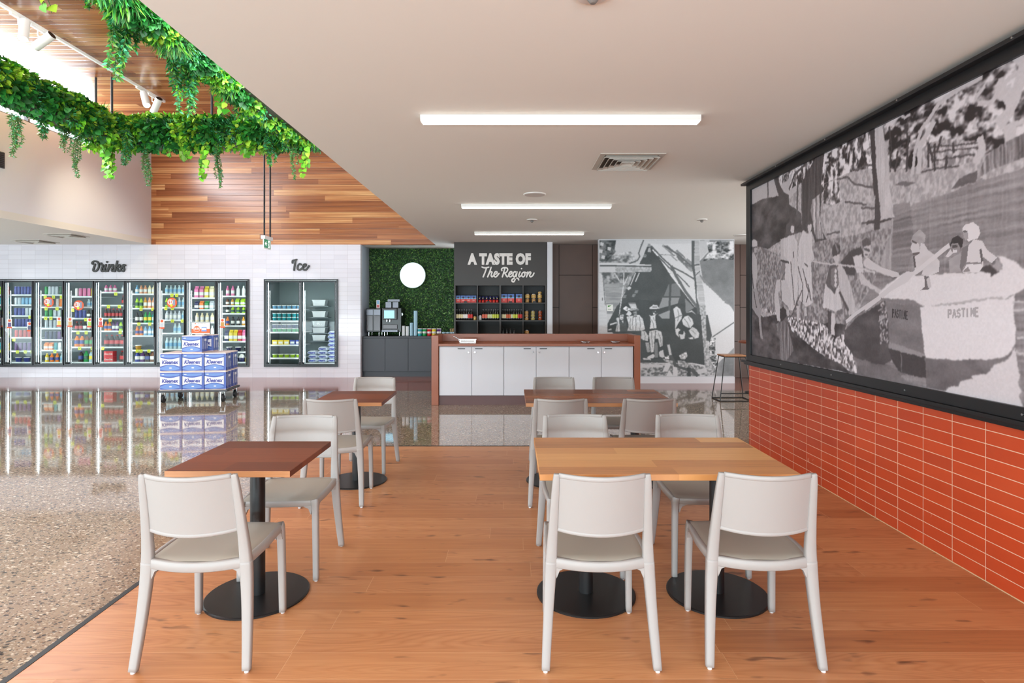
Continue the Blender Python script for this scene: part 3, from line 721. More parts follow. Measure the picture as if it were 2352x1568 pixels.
mural = thing('river_mural', 'huge black-and-white mural of children in a rowing boat, in black frame', 'mural', (0, 0, 0))
print_mesh(P, 'printed_panel', lambda U, V: (np.full_like(U, XM), Y1 - U, Z0 + V), print_mat('mural_print', 0.42), mural)
fr = MB()
fr.box(XM - 0.022, XW, Y1, 6.56, 0.95, 2.9); fr.box(XM - 0.022, XW, 0.45, Y1, Z1, 2.9); fr.box(XM - 0.022, XW, 0.45, Y1, 0.95, Z0); fr.box(XM - 0.022, XW, 0.45, Y0, Z0, Z1)
fr.box(XM - 0.075, XM - 0.02, 0.45, 6.58, 2.88, 2.905)
fr.build('frame', M['black'], mural, bevel=0.003)
fr = MB().box(XM + 0.003, XW - 0.001, Y0, Y1, Z0, Z1); fr.build('backing', M['dark'], mural)
for y in (1.2, 2.1, 3.0, 3.9, 4.8, 5.7):
    for xa_, z_ in ((XM - 0.027, 0.985), (XM - 0.079, 2.893)): MB().cyl((xa_, y, z_), (xa_ + 0.008, y, z_), 0.006, n=8).build('screw', mat('steel', (190, 190, 190), 0.3, 1.0), mural)

# ---- camp-site print on the free-standing wall
YT = 12.1
TX0, TX1 = at(1376.5, 0, YT).x, at(1686, 0, YT).x
T = Print(TX1 - TX0, ZC - 0.14, 0.0075, 9, (44, 50, 52), (244, 245, 250))
ZG, ZH = (1370, 540, 7.127), (1370, 700, 7.127)
def tq(zc, pts):
    out = []
    for u, v in pts:
        px, py = zx(zc, u, v)
        out.append(((px - 1376.5) / 309.5 * T.w, (868 - py) / 322.0 * T.h))
    return out
def tp(zc, pts, g, tex=None, amt=0.0): T.poly(tq(zc, pts), g, tex, amt)
def tl(zc, pts, wid, g): T.line(tq(zc, pts), wid, g)
t_leaf = np.clip((T.noise(0.09, 0.07, 3, 11) - 0.5) * 3 + 0.5, 0, 1); t_soft = T.noise(0.3, 0.25, 4, 12); t_fine = np.clip((T.noise(0.03, 0.03, 2, 13) - 0.5) * 2.5 + 0.5, 0, 1); t_str = T.noise(0.3, 0.03, 3, 14)
T.poly([(0, 0), (T.w, 0), (T.w, T.h), (0, T.h)], 0.78)
tp(ZG, [(1680, 50), (2260, 50), (2260, 1283), (2160, 1140), (1900, 850), (1740, 700), (1690, 400), (1840, 240), (1800, 90)], 0.36, t_soft, 0.25)
tp(ZG, [(1690, 60), (1850, 50), (1850, 200), (1700, 360)], 0.74)
tp(ZG, [(1800, 80), (2250, 60), (2250, 380), (2000, 360), (1740, 400), (1840, 250)], 0.48, t_leaf, 0.9)
tp(ZG, [(40, 430), (200, 330), (420, 250), (560, 240), (660, 370), (640, 430)], 0.55, t_leaf, 0.6)
tp(ZG, [(50, 50), (320, 50), (300, 200), (320, 240), (270, 300), (170, 400), (50, 400)], 0.22, t_leaf, 0.35)
for e in [(90, 110), (210, 190), (110, 330), (70, 230)]: tp(ZG, [(e[0] - 25, e[1] - 30), (e[0] + 35, e[1] - 20), (e[0] + 20, e[1] + 40), (e[0] - 30, e[1] + 25)], 0.8)
tl(ZG, [(770, 50), (720, 180), (690, 270), (710, 320), (670, 390), (540, 440)], 0.025, 0.25)
tp(ZG, [(50, 590), (760, 590), (480, 900), (140, 1283), (50, 1283)], 0.46, t_leaf, 0.5)
tp(ZG, [(130, 780), (520, 760), (420, 1000), (290, 1283), (150, 1283)], 0.55, t_str, 0.35)
tp(ZG, [(50, 600), (105, 640), (150, 1000), (165, 1283), (50, 1283)], 0.82, t_str, 0.1); tl(ZG, [(105, 640), (155, 1250)], 0.02, 0.4)
tp(ZG, [(90, 1010), (105, 1010), (105, 1060), (90, 1060)], 0.2)
tp(ZH, [(45, 0), (160, 0), (190, 450), (45, 450)], 0.82, t_str, 0.15)
# tent body, fly and opening
tp(ZG, [(860, 100), (1040, 120), (1560, 100), (1600, 700), (1900, 850), (2200, 1160), (2260, 1260), (2260, 2200), (1500, 2200), (1300, 1283)], 0.84)
tp(ZG, [(860, 105), (900, 150), (1210, 620), (1620, 1160), (1700, 1283), (1780, 2100), (640, 2100), (190, 1500), (280, 1283), (480, 900), (760, 330), (820, 180)], 0.14, t_soft, 0.12)
tp(ZH, [(180, 310), (340, 0), (700, -100), (1700, 0), (1770, 1000), (1500, 950), (1100, 900), (720, 900), (720, 470), (180, 450)], 0.10, t_soft, 0.08)
tp(ZG, [(850, 180), (885, 175), (890, 250), (835, 245)], 0.66); tp(ZG, [(845, 110), (880, 105), (890, 165), (830, 165)], 0.5)
tp(ZG, [(1180, 790), (1350, 760), (1380, 1000), (1100, 990)], 0.36); tp(ZG, [(1080, 1010), (1360, 1010), (1330, 1110), (1010, 1200)], 0.50); tl(ZG, [(1215, 740), (1190, 1283)], 0.045, 0.16); tl(ZG, [(1060, 1000), (1370, 1000)], 0.025, 0.16)
tp(ZH, [(1010, 160), (1200, 80), (1200, 225), (1080, 225)], 0.55); tp(ZH, [(1460, 130), (1560, 80), (1640, 160), (1560, 110)], 0.7); tp(ZG, [(1450, 1020), (1600, 1180), (1460, 1270)], 0.4)
tl(ZG, [(1210, 620), (1620, 1160)], 0.03, 0.92); tl(ZG, [(920, 210), (1060, 380), (1200, 600)], 0.025, 0.92)
tl(ZG, [(900, 150), (1080, 350), (1230, 490), (1440, 600), (1600, 700)], 0.03, 0.26)
tl(ZG, [(1230, 490), (1300, 640), (1450, 900), (1640, 1160)], 0.055, 0.28); tl(ZG, [(1010, 320), (1180, 500), (1240, 560)], 0.025, 0.2); tl(ZG, [(1320, 620), (1440, 740), (1520, 830)], 0.022, 0.25); tl(ZG, [(1040, 290), (1290, 300)], 0.012, 0.4)
for k in range(26):
    u = rnd.uniform(1080, 1560); v = 110 + (u - 1080) * 0.75 + rnd.uniform(-60, 120); tl(ZG, [(u, v), (u + 90, v + 80)], rnd.uniform(0.02, 0.05), rnd.uniform(0.28, 0.55))
tl(ZG, [(1120, 150), (1340, 290), (1500, 440), (1600, 520)], 0.035, 0.28)
tp(ZG, [(1560, 60), (1610, 60), (1640, 700), (1640, 1000), (1720, 1283), (1650, 1283), (1600, 700), (1560, 500)], 0.2)
tp(ZG, [(1605, 50), (1680, 50), (1700, 600), (1760, 900), (1790, 1300), (1700, 1300), (1640, 800), (1600, 450)], 0.68, t_str, 0.35)
tp(ZH, [(1700, 0), (1785, 0), (1810, 500), (1840, 800), (1950, 1170), (1830, 1170), (1770, 1000), (1740, 450)], 0.60, t_fine, 0.35)
tp(ZH, [(1790, 160), (1820, 160), (1890, 500), (1860, 600), (1800, 590)], 0.12); tp(ZH, [(1840, 600), (1950, 540), (1940, 700), (1980, 1000), (1950, 1170), (1900, 1000), (1840, 800)], 0.5, t_fine, 1.0)
tl(ZG, [(1600, 470), (1680, 455)], 0.025, 0.2); tl(ZG, [(1600, 660), (1690, 570)], 0.02, 0.25); tl(ZH, [(1900, 530), (2260, 280)], 0.022, 0.25)
tp(ZH, [(1980, 980), (2260, 700), (2260, 1180), (1960, 1180)], 0.42, t_soft, 0.4)
for k in range(10): u = 1700 + k * 45; tl(ZG, [(u, 640 + k * 50), (u + 70, 760 + k * 40)], 0.03, 0.42)
# timber beam in front
tp(ZG, [(55, 425), (300, 440), (895, 458), (895, 478), (300, 470), (55, 462)], 0.85); tp(ZG, [(55, 462), (895, 478), (895, 496), (55, 488)], 0.2); tp(ZG, [(55, 488), (900, 500), (905, 550), (885, 582), (55, 585)], 0.66, t_fine, 0.2); tp(ZG, [(55, 488), (310, 490), (310, 585), (55, 585)], 0.8)
for l in [[(300, 600), (370, 720)], [(450, 600), (440, 800)], [(510, 670), (450, 800)], [(640, 600), (560, 800)], [(700, 600), (640, 740)]]: tl(ZG, l, 0.022, 0.82)
tl(ZG, [(440, 830), (400, 1100), (360, 1400)], 0.02, 0.86); tp(ZG, [(500, 850), (540, 820), (575, 850), (520, 890)], 0.85)
for u, v in [(640, 890), (600, 950), (780, 290), (450, 970)]:
    for k in range(4): tl(ZG, [(u + k * 13, v), (u + k * 13 - 14, v + 45)], 0.007, 0.75)
# small poster with a green corner is built separately; seated people
tp(ZG, [(520, 1100), (640, 1100), (660, 1180), (700, 1210), (540, 1230), (560, 1180)], 0.78); tl(ZG, [(520, 1110), (640, 1110)], 0.02, 0.3)
tp(ZG, [(430, 1200), (480, 1150), (560, 1200), (500, 1240)], 0.8, t_fine, 0.9); tp(ZG, [(920, 1130), (990, 1135), (990, 1185), (1030, 1200), (860, 1190), (920, 1180)], 0.82)
tp(ZH, [(590, 10), (690, 60), (690, 80), (550, 80), (560, 60)], 0.85); tp(ZH, [(480, 150), (530, 80), (580, 140), (540, 180)], 0.88)
tp(ZH, [(600, 105), (660, 100), (660, 170), (620, 190)], 0.45); tp(ZH, [(615, 115), (650, 110), (640, 150)], 0.8)
tp(ZH, [(490, 190), (600, 170), (700, 160), (760, 230), (795, 400), (720, 430), (700, 440), (500, 440), (530, 330)], 0.86, t_fine, 0.14)
tp(ZH, [(340, 210), (390, 130), (450, 140), (455, 220), (430, 255), (380, 240)], 0.16); tp(ZH, [(385, 160), (445, 155), (440, 230), (405, 250), (380, 220)], 0.84); tl(ZH, [(400, 180), (440, 180)], 0.012, 0.2); tl(ZH, [(405, 225), (430, 225)], 0.012, 0.25)
tp(ZH, [(325, 210), (370, 200), (385, 440), (310, 440), (340, 300)], 0.84); tp(ZH, [(375, 280), (410, 260), (445, 320), (480, 260), (510, 440), (385, 440)], 0.18); tp(ZH, [(410, 258), (440, 255), (442, 310)], 0.85)
tl(ZH, [(230, 320), (330, 290)], 0.03, 0.85); tl(ZH, [(200, 410), (240, 400)], 0.03, 0.75)
tp(ZH, [(865, 40), (920, 0), (990, 0), (1030, 50), (990, 60), (870, 60)], 0.85); tp(ZH, [(920, 100), (965, 90), (1000, 140), (960, 170), (930, 150)], 0.55, t_fine, 0.9)
tp(ZH, [(880, 180), (960, 160), (965, 250), (985, 380), (870, 395), (890, 280)], 0.88); tp(ZH, [(860, 160), (890, 170), (880, 190)], 0.8)
tp(ZH, [(870, 430), (980, 410), (1060, 440), (1085, 540), (1080, 680), (1040, 700), (1010, 560), (950, 560), (940, 790), (890, 790), (870, 560), (855, 500)], 0.82, t_fine, 0.14); tl(ZH, [(965, 430), (960, 560)], 0.02, 0.3)
tp(ZH, [(1050, 760), (1090, 750), (1115, 860), (1080, 880), (1030, 850), (1020, 790)], 0.82); tp(ZH, [(820, 870), (930, 810), (960, 850), (930, 885), (840, 885)], 0.84); tp(ZH, [(735, 420), (800, 430), (850, 520), (840, 600), (760, 580), (730, 560)], 0.80, t_fine, 0.14)
tp(ZH, [(800, 620), (860, 620), (880, 780), (830, 790)], 0.6, t_fine, 0.14); tp(ZH, [(755, 880), (890, 890), (890, 915), (770, 910)], 0.8); tp(ZH, [(955, 620), (1000, 620), (1010, 870), (950, 880)], 0.42)
tp(ZH, [(1255, 60), (1310, 15), (1370, 60), (1405, 170), (1390, 230), (1340, 300), (1290, 400), (1285, 220)], 0.84, t_soft, 0.2); tl(ZH, [(1285, 215), (1395, 165)], 0.018, 0.4)
tp(ZH, [(1400, 250), (1440, 190), (1500, 170), (1570, 230), (1590, 310), (1540, 380), (1470, 360), (1420, 330)], 0.86, t_soft, 0.2); tp(ZH, [(1510, 420), (1570, 360), (1640, 400), (1685, 470), (1670, 540), (1610, 560), (1540, 480)], 0.80, t_fine, 0.14)
tp(ZH, [(1290, 400), (1340, 380), (1375, 410), (1340, 450), (1350, 540), (1300, 480)], 0.85); tp(ZH, [(1350, 480), (1420, 490), (1430, 420), (1455, 470), (1440, 560), (1380, 570)], 0.82)
tp(ZH, [(1505, 545), (1570, 530), (1590, 570), (1530, 565)], 0.85)
for l in [[(600, 190), (590, 300), (600, 430)], [(640, 200), (650, 320), (640, 430)], [(700, 190), (720, 300), (710, 420)], [(560, 220), (545, 300), (560, 400)], [(520, 330), (540, 400), (580, 410)], [(900, 440), (905, 560), (920, 700)], [(1010, 460), (1050, 560), (1060, 680)],
          [(900, 240), (930, 300), (940, 380)], [(930, 200), (950, 260)], [(780, 450), (800, 520), (790, 580)], [(1330, 80), (1350, 150), (1330, 260)], [(1440, 230), (1490, 290), (1520, 370)], [(1500, 190), (1540, 270)], [(1560, 420), (1620, 470)], [(340, 260), (350, 360), (335, 430)]]:
    tl(ZH, l, 0.014, 0.42)
tl(ZH, [(600, 190), (660, 180)], 0.02, 0.2); tl(ZH, [(500, 440), (720, 440)], 0.03, 0.15); tl(ZH, [(560, 62), (690, 64)], 0.02, 0.3); tl(ZH, [(920, 30), (990, 30)], 0.022, 0.35); tl(ZH, [(620, 130), (650, 130)], 0.012, 0.15); tl(ZH, [(935, 120), (960, 120)], 0.012, 0.15)
# ground litter
tp(ZH, [(720, 960), (900, 970), (1100, 990), (1250, 960), (1500, 960), (1760, 1030), (1850, 1180), (720, 1180)], 0.52, t_fine, 0.5)
tp(ZH, [(720, 980), (1090, 990), (1090, 1040), (720, 1045)], 0.8); tp(ZH, [(1080, 1110), (1140, 960), (1220, 980), (1160, 1110)], 0.85); tp(ZH, [(1250, 960), (1320, 960), (1330, 1180), (1250, 1180)], 0.86); tp(ZH, [(1140, 1180), (1200, 1080), (1255, 1180)], 0.86)
tp(ZH, [(1600, 1100), (1790, 1040), (1820, 1120), (1640, 1160)], 0.78); tl(ZH, [(1180, 670), (1220, 860), (1290, 1000), (1480, 1070), (1580, 1090), (1650, 1170)], 0.07, 0.2); tl(ZH, [(1180, 670), (1210, 820)], 0.05, 0.8); tl(ZH, [(1510, 1060), (1515, 1170)], 0.07, 0.12)
tp(ZH, [(1120, 860), (1180, 830), (1200, 900), (1120, 890)], 0.8, t_fine, 0.9); tp(ZH, [(1350, 840), (1470, 770), (1490, 850), (1440, 910), (1380, 900)], 0.75, t_fine, 0.5); tp(ZH, [(1330, 920), (1440, 930), (1500, 1000), (1480, 1050), (1340, 1010)], 0.6, t_fine, 0.4); tp(ZH, [(1080, 890), (1260, 930), (1240, 980), (1120, 940)], 0.62, t_fine, 0.3)
tp(ZH, [(890, 1130), (1170, 1120), (1000, 1160), (900, 1150)], 0.3)
T.soften(0.007, 41, 0.06)
struct('wall_freestanding', MB().box(TX0 - 0.008, TX1 + 0.008, YT + 0.006, YT + 0.16, 0, ZC), M['white_wall'], 'free-standing wall carrying the camp print')
camp = thing('camp_mural', 'black-and-white wall print of people seated before a canvas tent', 'mural', (0, 0, 0))
print_mesh(T, 'printed_panel', lambda U, V: (TX0 + U, np.full_like(U, YT), 0.13 + V), print_mat('camp_print', 0.4), camp)
struct('baseboard_freestanding', MB().box(TX0, TX1 + 0.012, YT - 0.012, YT + 0.006, 0, 0.128), M['white_wall'])
nt = MB(); a = at(1394, 714, YT - 0.01); c = at(1408, 699, YT - 0.01)
nt.box(a.x, c.x, YT - 0.008, YT - 0.003, a.z, c.z, 0); nt.prism([(a.x + 0.02, a.z + 0.075), (a.x + 0.02, c.z - 0.02), (c.x - 0.03, c.z - 0.02)], YT - 0.011, YT - 0.009, 1)
nt.box(a.x + 0.02, a.x + 0.09, YT - 0.010, YT - 0.0085, a.z + 0.03, a.z + 0.04, 2)
tag(nt.build('notice', [mat('paper', (238, 240, 236), 0.6), mat('leaf_green_print', (64, 138, 62), 0.6), mat('grey_print', (150, 154, 150), 0.6)]), 'small white notice with green corner on the camp mural', 'notice')
# ---------------------------------------------------------------- chairs
M['chair'] = mat('warm_grey_plastic', (163, 159, 156), 0.45)
M['chair_seat'] = mat('warm_grey_seat', (176, 171, 160), 0.5)
M['stud'] = mat('clear_glide', (225, 228, 230), 0.2)
M['table_black'] = mat('black_powder_coat', (24, 24, 25), 0.36)
def rear_x(z):
    return 0.235 - 0.028 * min(z, 0.45) / 0.45 - 0.017 * max(z - 0.45, 0) / 0.38
def rear_y(z):
    return -0.25 + 0.06 * math.sin(min(z, 0.45) / 0.45 * PI / 2) if z <= 0.45 else -0.19 - 0.075 * ((z - 0.45) / 0.385) ** 1.25
def make_chair():
    t = thing('dining_chair', 'x', 'chair')
    for s in (-1, 1):
        zs = [0.008, 0.12, 0.25, 0.36, 0.44]
        b = MB().sweep([(s * rear_x(z), rear_y(z), z) for z in zs], [(0.034, 0.030), (0.038, 0.032), (0.042, 0.034), (0.047, 0.036), (0.050, 0.038)])
        lg = b.build('leg', M['chair'], t)
        MB().cyl((s * 0.235, -0.25, 0), (s * 0.235, -0.25, 0.009), 0.010, n=10).build('glide', M['stud'], lg)
        b = MB().sweep([(s * 0.208, 0.235, 0.008), (s * 0.206, 0.232, 0.2), (s * 0.203, 0.228, 0.36), (s * 0.200, 0.224, 0.425), (s * 0.196, 0.218, 0.445)],
                       [(0.028, 0.034), (0.031, 0.036), (0.033, 0.038), (0.036, 0.042), (0.040, 0.046)])
        lg = b.build('leg', M['chair'], t)
        MB().cyl((s * 0.208, 0.235, 0), (s * 0.208, 0.235, 0.009), 0.010, n=10).build('glide', M['stud'], lg)
    # seat shell with a shallow dish and a rolled border
    def half(v):   # half width along the depth
        return 0.205 + 0.012 * math.sin(v * PI) if v > 0.02 else 0.2
    def sy(v): return -0.195 + 0.43 * v
    def seat_top(u, v):
        x = (2 * u - 1) * half(v); e = min(u, 1 - u, v, 1 - v)
        z = 0.456 - 0.010 * math.sin(PI * u) * math.sin(PI * min(v * 1.1, 1)) - (0.006 if e < 0.03 else 0)
        r = 0.03
        return (x, sy(v) - (0.022 * (1 - (2 * u - 1) ** 2) if v < 0.09 else 0) + 0.012 * (1 - (2 * u - 1) ** 2) * (1 if v > 0.9 else 0), z)
    b = MB(); n = 20
    b.grid(seat_top, n, n); b.grid(lambda u, v: (seat_top(1 - u, v)[0], seat_top(1 - u, v)[1], 0.436), n, n)
    b.build('seat', M['chair_seat'], t)
    b = MB()
    # rails: rear rail sags in a gentle curve between the posts
    b.sweep([(-0.205, -0.19, 0.437), (-0.1, -0.212, 0.430), (0, -0.218, 0.427), (0.1, -0.212, 0.430), (0.205, -0.19, 0.437)], [(0.026, 0.042)] * 5)
    b.sweep([(-0.198, 0.222, 0.434), (-0.1, 0.233, 0.434), (0, 0.236, 0.434), (0.1, 0.233, 0.434), (0.198, 0.222, 0.434)], [(0.022, 0.036)] * 5)
    for s in (-1, 1):
        b.sweep([(s * 0.207, -0.19, 0.437), (s * 0.214, 0.0, 0.437), (s * 0.200, 0.222, 0.434)], [(0.024, 0.036)] * 3)
        # fillets under the rails
        for (yy, sg) in ((-0.185, 1), (0.215, -1)):
            b.prism([(yy, 0.425), (yy + sg * 0.05, 0.425), (yy + sg * 0.022, 0.412), (yy + sg * 0.010, 0.38), (yy, 0.37)], s * 0.205 - 0.011, s * 0.205 + 0.011, axis='x')
        b.prism([(s * 0.19, 0.42), (s * 0.135, 0.42), (s * 0.172, 0.404), (s * 0.186, 0.37)][::1], -0.205, -0.182)
        b.prism([(s * 0.185, 0.42), (s * 0.13, 0.42), (s * 0.166, 0.404), (s * 0.180, 0.37)][::1], 0.215, 0.238)
    b.build('seat_frame', M['chair'], t)
    # back posts
    for s in (-1, 1):
        b = MB(); zs = [0.42, 0.5, 0.6, 0.7, 0.79, 0.832]
        b.sweep([(s * rear_x(z), rear_y(z), z) for z in zs], [(0.049, 0.036), (0.044, 0.033), (0.038, 0.030), (0.034, 0.026), (0.030, 0.022), (0.022, 0.016)])
        b.build('back_post', M['chair'], t)
    # curved back panel, a little inset between the posts, with a lip along the top
    def bp(u, v, off):
        z = 0.575 + 0.255 * v + 0.012 * (2 * u - 1) ** 2 * (1 - v)
        k = 2 * u - 1; x = k * (rear_x(z) - 0.012)
        return (x, rear_y(z) - 0.050 * (1 - k * k) + off, z - 0.004 * (1 - k * k) * v)
    b = MB(); n = 16
    b.grid(lambda u, v: bp(u, v, -0.006), n, 8); b.grid(lambda u, v: bp(1 - u, v, 0.006), n, 8)
    for v0, (w_, h_) in ((0.0, (0.018, 0.016)), (0.985, (0.020, 0.014))):
        b.sweep([bp(k / 8, v0, 0) for k in range(9)], [(h_, w_)] * 9, sub=3, bev=0.45)
    b.build('backrest', M['chair'], t)
    return t
chair0 = make_chair()
chairs = [
 (-1.355, 2.725, 0.02, 'pale grey plastic chair at the nearest small square table, its back to the viewer'),
 (-1.320, 3.535, PI + 0.05, 'pale grey plastic chair on the far side of the nearest small square table'),
 (-1.400, 4.775, 0.03, 'pale grey chair on the near side of the farther small square table'),
 (-1.385, 5.660, PI - 0.02, 'pale grey chair on the far side of the farther small square table'),
 (0.372, 2.730, 0.0, 'pale grey chair before the large near table, left one, its back to the viewer'),
 (1.078, 2.742, -0.045, 'pale grey chair before the large near table, right one, beside the terracotta wall'),
 (0.405, 3.560, PI + 0.02, 'pale grey chair behind the left half of the large near table'),
 (1.125, 3.575, PI - 0.02, 'pale grey chair behind the right half of the large near table'),
 (0.366, 4.780, 0.0, 'pale grey chair on the near left side of the far reddish long table'),
 (1.040, 4.785, 0.02, 'pale grey chair on the near right side of the far reddish long table'),
 (0.410, 5.670, PI, 'pale grey chair behind the far long table, left one, before the white cupboards'),
 (1.000, 5.670, PI - 0.02, 'pale grey chair behind the far long table, right one, before the white cupboards')]
for i, (x, y, rz, lb) in enumerate(chairs):
    o = chair0 if i == 0 else copy_tree(chair0)
    o.location = (x, y, 0); o.rotation_euler = (0, 0, rz)
    tag(o, lb, 'chair', 'pale grey chairs around the cafe tables')

# ---------------------------------------------------------------- tables
def slat_top(name, stops, along='x', width=0.09, rough=0.3, length=1.7, gap=0.0004):
    return board_mat(name, along, 'y' if along == 'x' else 'x', width, length, stops, rough, gap, (110, 66, 36), grain=(3.0, 60.0), hi=0.32, butt=False)
red_top = slat_top('red_timber_top', [(0, (88, 38, 18)), (0.5, (116, 54, 28)), (1, (138, 72, 40))], width=0.15, rough=0.42)
honey_top = slat_top('honey_timber_top', [(0, (158, 104, 64)), (0.35, (206, 142, 84)), (0.7, (224, 166, 102)), (1, (236, 188, 126))], width=0.133, rough=0.34)
mix_top = slat_top('mixed_timber_top', [(0, (110, 56, 32)), (0.4, (140, 78, 44)), (0.75, (166, 98, 58)), (1, (188, 124, 78))], width=0.13, rough=0.26)
pale_edge = board_mat('pale_timber_edge', 'x', 'z', 0.5, 1.7, [(0, (180, 122, 78)), (0.5, (204, 150, 104)), (1, (220, 172, 126))], 0.4, 0.0004, (110, 66, 36), grain=(3.0, 160.0), hi=0.3, butt=False)
def table(name, label, x0, x1, y0, y1, top_m, cols, group=None, edge=None, rz=0.0):
    cx, cy = (x0 + x1) / 2, (y0 + y1) / 2
    t = thing(name, label, 'table', (cx, cy, 0), rz, group)
    o = MB().box(x0 - cx, x1 - cx, y0 - cy, y1 - cy, 0.720, 0.75); o.m[2] = 1 if edge else 0; o.build('tabletop', [top_m] + ([edge] if edge else []), t, bevel=0.0025)
    for c in cols:
        b = MB().lathe([(0.262, 0.0), (0.262, 0.008), (0.256, 0.012), (0.05, 0.013)], 64, c=c, smooth=False)
        for a in range(3): b.cyl((c[0] + 0.22 * math.cos(a * 2.1 + 0.9), c[1] + 0.22 * math.sin(a * 2.1 + 0.9), -0.0), (c[0] + 0.22 * math.cos(a * 2.1 + 0.9), c[1] + 0.22 * math.sin(a * 2.1 + 0.9), 0.004), 0.02, n=12)
        b.build('base_plate', M['table_black'], t)
        MB().cyl((c[0], c[1], 0.012), (c[0], c[1], 0.712), 0.038, n=28).build('column', M['table_black'], t)
        MB().box(c[0] - 0.16, c[0] + 0.16, c[1] - 0.16, c[1] + 0.16, 0.711, 0.7205).build('mounting_plate', M['table_black'], t)
    return t
table('square_table', 'near small square table with reddish-brown top on round black base', -1.655, -1.058, 2.81, 3.445, red_top, [(0, 0.02)], edge=pale_edge)
table('square_table', 'farther small square table with reddish-brown top, pale edge', -1.675, -1.085, 4.86, 5.56, red_top, [(0, 0.02)], rz=0.02, edge=pale_edge)
table('long_table', 'large honey-coloured timber table on two round black bases, nearest the viewer', 0.125, 1.345, 2.755, 3.545, honey_top, [(-0.345, 0.015), (0.355, 0.015)])
table('long_table', 'far long table with mixed reddish timber boards before the white cupboards', 0.105, 1.345, 4.83, 5.66, mix_top, [(-0.345, 0.0), (0.355, 0.0)], edge=pale_edge)

# ---------------------------------------------------------------- island counter
cop = mat('copper_brown_laminate', (150, 84, 56), 0.32); cope = mat('edge_dark', (70, 44, 38), 0.5)
cupb = mat('white_laminate', (214, 214, 221), 0.4); kick = mat('plum_kick', (94, 62, 60), 0.4)
XA0, XA1 = at(991, 0, 9.33).x, at(1471, 0, 9.33).x
isl = thing('counter_unit', 'copper-brown service counter surround with raised back and end walls', 'counter', (0, 9.33, 0))
for a, c, lb in ((XA0, at(1007, 0, 9.33).x, 0), (at(1457, 0, 9.33).x, XA1, 1)):
    MB().box(a, c, 0, 0.72, 0, 1.10).build('end_panel', cop, isl, bevel=0.004)
XI0, XI1 = at(1007, 0, 9.33).x, at(1457, 0, 9.33).x
MB().box(XI0, XI1, 0.56, 0.72, 0, 1.10).build('back_panel', cop, isl)
MB().box(XI0, XI1, 0.0, 0.56, 0.93, 0.97).build('worktop', cop, isl, bevel=0.003)
MB().box(XI0, XI1, 0.05, 0.09, 0, 0.145).build('kickboard', kick, isl)
seams = [1008.5, 1083.5, 1157.5, 1231.6, 1307.0, 1380.6, 1454.5]
sx = [at(s, 0, 9.36).x for s in seams]
for k in range(3):
    c = thing('cupboard', ['white double-door cupboard at the left end under the brown counter', 'white double-door cupboard in the middle under the brown counter', 'white double-door cupboard at the right end under the brown counter'][k], 'cupboard', (0, 9.33, 0), 0, 'white cupboards under the brown counter')
    a, mid, e = sx[2 * k], sx[2 * k + 1], sx[2 * k + 2]
    MB().box(a + 0.002, e - 0.002, 0.045, 0.55, 0.15, 0.925).build('carcass', cupb, c)
    for (l, r, side) in ((a, mid, 1), (mid, e, -1)):
        d = MB().box(l + 0.004, r - 0.004, 0.022, 0.043, 0.152, 0.915).build('door', cupb, c, bevel=0.001)
        hx = r - 0.22 if side == 1 else l + 0.055
        if k == 1 and side == 1: hx = r - 0.2
        MB().box(hx, hx + 0.115, 0.010, 0.0225, 0.885, 0.896).build('handle', M['black'], d)
        lx = r - 0.05 if side == 1 else l + 0.05
        MB().cyl((lx, 0.012, 0.835), (lx, 0.024, 0.835), 0.013, n=14).build('lock', mat('chrome', (210, 210, 214), 0.15, 1.0), d)
# small things on the island
ch = MATS['chrome']
hp = MB(); a = at(1057, 787.5, 9.6); hp.box(-0.13, 0.13, -0.07, 0.07, 0.0, 0.055, 0); hp.box(-0.11, 0.11, -0.072, -0.07, 0.012, 0.045, 1)
hp.box(-0.14, 0.14, -0.08, 0.08, 0.055, 0.062, 0)
t = thing('napkin_dispenser', 'low stainless steel dispenser with a slanted rod on the brown counter', 'dispenser', (at(1075, 0, 9.6).x, 9.6, 0.97))
hp.build('body', [ch, mat('paper_white', (232, 232, 230), 0.6)], t)
MB().tube([(-0.14, 0, 0.02), (-0.15, 0, 0.06), (-0.235, 0, 0.105)], 0.007).build('rod', ch, t)
for px, lb in ((1345, 'small chrome dish on the brown counter, left of the pair'), (1414, 'small chrome dish on the brown counter, next to the right end wall')):
    t = thing('dish', lb, 'dish', (at(px, 0, 9.55).x, 9.55, 0.97), 0, 'chrome dishes on the counter')
    MB().lathe([(0.03, 0), (0.07, 0.006), (0.075, 0.022), (0.068, 0.024), (0.03, 0.010)], 20).build('bowl', ch, t)
    MB().tube([(-0.02, 0, 0.02), (-0.09, -0.02, 0.03)], 0.005).build('handle', ch, t)

